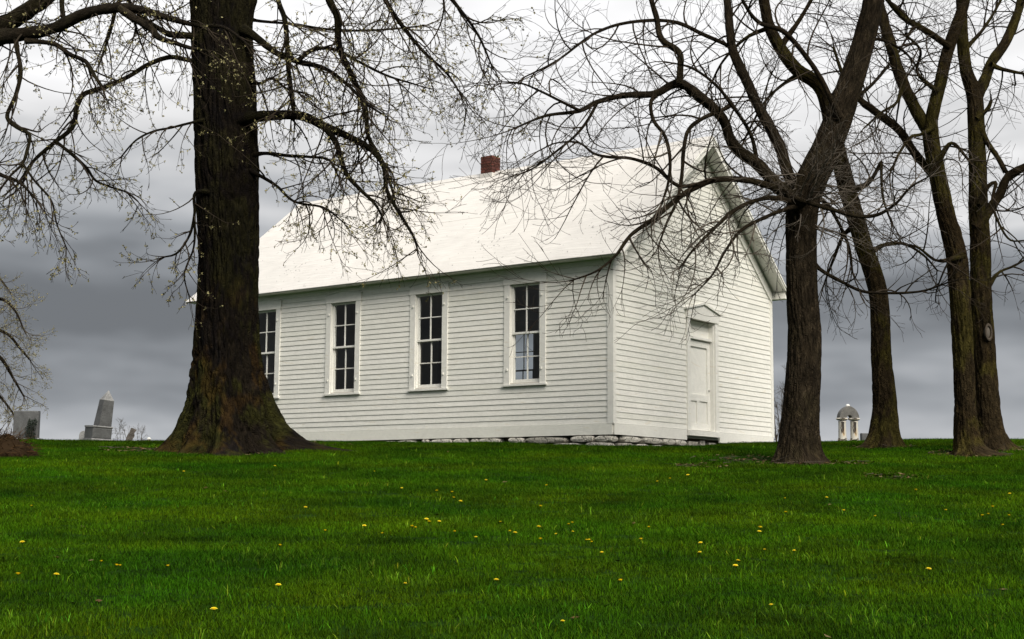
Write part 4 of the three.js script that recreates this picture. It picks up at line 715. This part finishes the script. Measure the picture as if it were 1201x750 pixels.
{
  const grass = new THREE.Group(); grass.name = 'grass'; grass.userData = { kind: 'stuff', label: 'rich green lawn grass covering the rise', category: 'grass' }; scene.add(grass);
  const inside = (x, z) => { const dx = x - corner.x, dz = z - corner.z, u = dx * Math.cos(YAW) - dz * Math.sin(YAW), v = -dx * Math.sin(YAW) - dz * Math.cos(YAW); return u > -.02 && u < WID + .02 && v > -.02 && v < LEN + .02; };
  function patch(seed, size, n, h0, h1, w0) {
    const r = rng(seed), pos = [], idx = [], nor = [], col = [];
    for (let i = 0; i < n; i++) {
      const x = (r() - .5) * size, z = (r() - .5) * size, a = r() * 6.283, h = lerp(h0, h1, r() * r()), w = w0 * (.7 + .6 * r()), lean = h * (.15 + .75 * r()), cx = Math.cos(a), cz = Math.sin(a), b = pos.length / 3, ty = -cz, tx = cx, tone = .5 + 1.0 * r(), yl = r() < .07 ? 1 : 0, bladeColor = [tone * (1 + yl * .9), tone * (1 + yl * .25), tone * (1 + yl * .6)];   // one colour from root to tip
      const at3 = (t, s) => { const o = lean * t * t; pos.push(x + cx * o + ty * s * w * (1 - t * .75), h * (t - .22 * t * t), z + cz * o + tx * s * w * (1 - t * .75)); col.push(...bladeColor); };
      at3(0, -.5); at3(0, .5); at3(.45, -.5); at3(.45, .5); at3(.8, -.5); at3(.8, .5); at3(1, 0);
      idx.push(b, b + 1, b + 2, b + 1, b + 3, b + 2, b + 2, b + 3, b + 4, b + 3, b + 5, b + 4, b + 4, b + 5, b + 6);
    }
    const g = new THREE.BufferGeometry(); g.setAttribute('position', new THREE.Float32BufferAttribute(pos, 3)); g.setAttribute('color', new THREE.Float32BufferAttribute(col, 3)); g.setIndex(idx); g.computeVertexNormals(); return g;
  }
  const blade = new THREE.MeshPhysicalMaterial({ color: rgb(.0225, .071, .0008), roughness: .9, specularIntensity: .08, vertexColors: true, side: THREE.DoubleSide });
  const kinds = [[0, 101, .34, 330, .025, .085, .0042], [0, 102, .34, 330, .025, .08, .0045], [0, 103, .36, 320, .02, .095, .004], [0, 104, .34, 340, .025, .075, .0045], [1, 105, .30, 22, .07, .16, .0075], [1, 106, .34, 9, .06, .14, .0085]];
  const geos = kinds.map(([, s, size, n, h0, h1, w]) => patch(s, size, n, h0, h1, w)), lists = kinds.map(() => []);
  const r = rng(500), M = new THREE.Matrix4(), Q = new THREE.Quaternion(), E = new THREE.Euler();
  const place = (x, z, k, sc, c) => { E.set(0, r() * 6.283, 0); Q.setFromEuler(E); M.compose(V(x, groundY(x, z) - .006, z), Q, V(sc, sc * (.8 + .4 * r()), sc)); lists[k].push([M.clone(), c]); };
  for (let d = 6.6; d < 53;) {
    const st = d < 14 ? .175 : d < 34 ? .19 : .30, half = .43 * d + 1.6;
    for (let x = -half; x < half; x += st) {
      const X = x + (r() - .5) * st, Z = -d - (r() - .5) * st; if (inside(X, Z)) continue;
      const s = soil(X, Z); if (r() < s * 1.25 - .1) continue;
      const big = fbm(X * .33, Z * .33, 5, 3), mid = fbm(X * 1.4, Z * 1.4, 8, 3), pale = smooth(.12, .5, fbm(X * .5 + 20, Z * .5, 3, 3));
      const v = 1 + .42 * big + .5 * mid + .18 * (r() - .5), y = clamp(.5 + .9 * fbm(X * .6, Z * .6, 30, 3));
      const c = rgb(v * lerp(.8, 1.75, y) , v * lerp(.92, 1.15, y), v * lerp(1.1, .9, y));
      place(X, Z, Math.floor(r() * 4), (d < 34 ? 1 : 1.35) * (.8 + .35 * r()) * (1 - .45 * clamp(s)), c);
      if (d < 26 && r() < .02 + .30 * pale * smooth(18, 9, d)) place(X, Z, 4, .55 + .5 * r(), rgb(2.7 * v, 1.8 * v, 8 * v));
      if (d < 26 && r() < .14 + .3 * pale) place(X, Z, 5, .6 + .55 * r(), rgb(lerp(1.5, 3.2, r()) * v, lerp(1.4, 2.5, r()) * v, lerp(3, 11, r()) * v));
    }
    d += st;
  }
  lists.forEach((l, k) => { const m = new THREE.InstancedMesh(geos[k], blade, l.length); l.forEach(([q, c], i) => { m.setMatrixAt(i, q); m.setColorAt(i, c); }); m.name = k < 4 ? 'lawn_blades' : 'coarse_blades'; m.userData.kind = 'stuff'; m.castShadow = m.receiveShadow = true; grass.add(m); });
}
{
  const spots = [[118, 663], [136, 667], [140, 669], [196, 669], [65, 680], [20, 678], [326, 691], [36, 596], [25, 641], [328, 645], [358, 599], [215, 555], [381, 627], [322, 549], [532, 587], [540, 591], [512, 579], [530, 580], [500, 613], [503, 616], [483, 621], [487, 622], [515, 616], [427, 621], [448, 629], [471, 575], [533, 628], [558, 634], [587, 615], [598, 628], [604, 630], [634, 597], [632, 622], [634, 636], [652, 631], [641, 572], [667, 618], [671, 617], [672, 627], [691, 637], [694, 640], [688, 638], [706, 652], [761, 622], [752, 637], [786, 564], [771, 567], [582, 686], [728, 686], [475, 689], [439, 555], [570, 566], [807, 560], [921, 587], [922, 605], [970, 586], [1027, 608], [892, 622], [891, 627], [866, 662], [863, 668], [932, 650], [1090, 672], [822, 640], [821, 653], [897, 648], [1153, 608], [1160, 607], [1184, 607], [1177, 619], [1165, 598], [1185, 582], [1110, 601], [1075, 577], [990, 602], [250, 722], [905, 715], [660, 735]];
  const yellow = mat(rgb(.82, .66, .012), .8), stemM = dull(rgb(.018, .05, .006)), r = rng(9);
  const petals = []; for (let ring = 0; ring < 4; ring++) for (let k = 0; k < 12; k++) { const a = (k + ring * .4) / 12 * 6.283, l = .021 - ring * .0045, g = new THREE.PlaneGeometry(.0062, l, 1, 1); g.translate(0, l / 2, 0); g.rotateX(-1.35 + ring * .34); g.rotateY(a); g.translate(0, .002 + ring * .0008, 0); petals.push(g); }
  const flower = mergeGeometries([...petals, new THREE.SphereGeometry(.0085, 8, 6).scale(1, .7, 1).translate(0, .004, 0)]), stem = new THREE.CylinderGeometry(.0022, .0028, .075, 6).translate(0, .0375, 0), sepal = new THREE.ConeGeometry(.007, .014, 7).rotateX(Math.PI).translate(0, -.005, 0);
  yellow.side = THREE.DoubleSide;
  spots.forEach(([x, y]) => {
    const p = groundHit(x, y), big = .7 + .5 * r(); let q = groundHit(x, y + 10 * (8.5 / -p.z) * 1.2);
    const t = thing('dandelion', 'yellow dandelion flower in the lawn', 'flower', q, r() * 6, 'dandelions scattered over the lawn');
    const s = part('stem', stem, stemM, t), f = part('flower_head', flower, yellow, t), c = part('calyx', sepal, stemM, f); f.position.y = .075; f.scale.setScalar(big); f.rotation.set(.25 * (r() - .3), 0, .3 * (r() - .5));
  });
}
renderer.render(scene, camera);
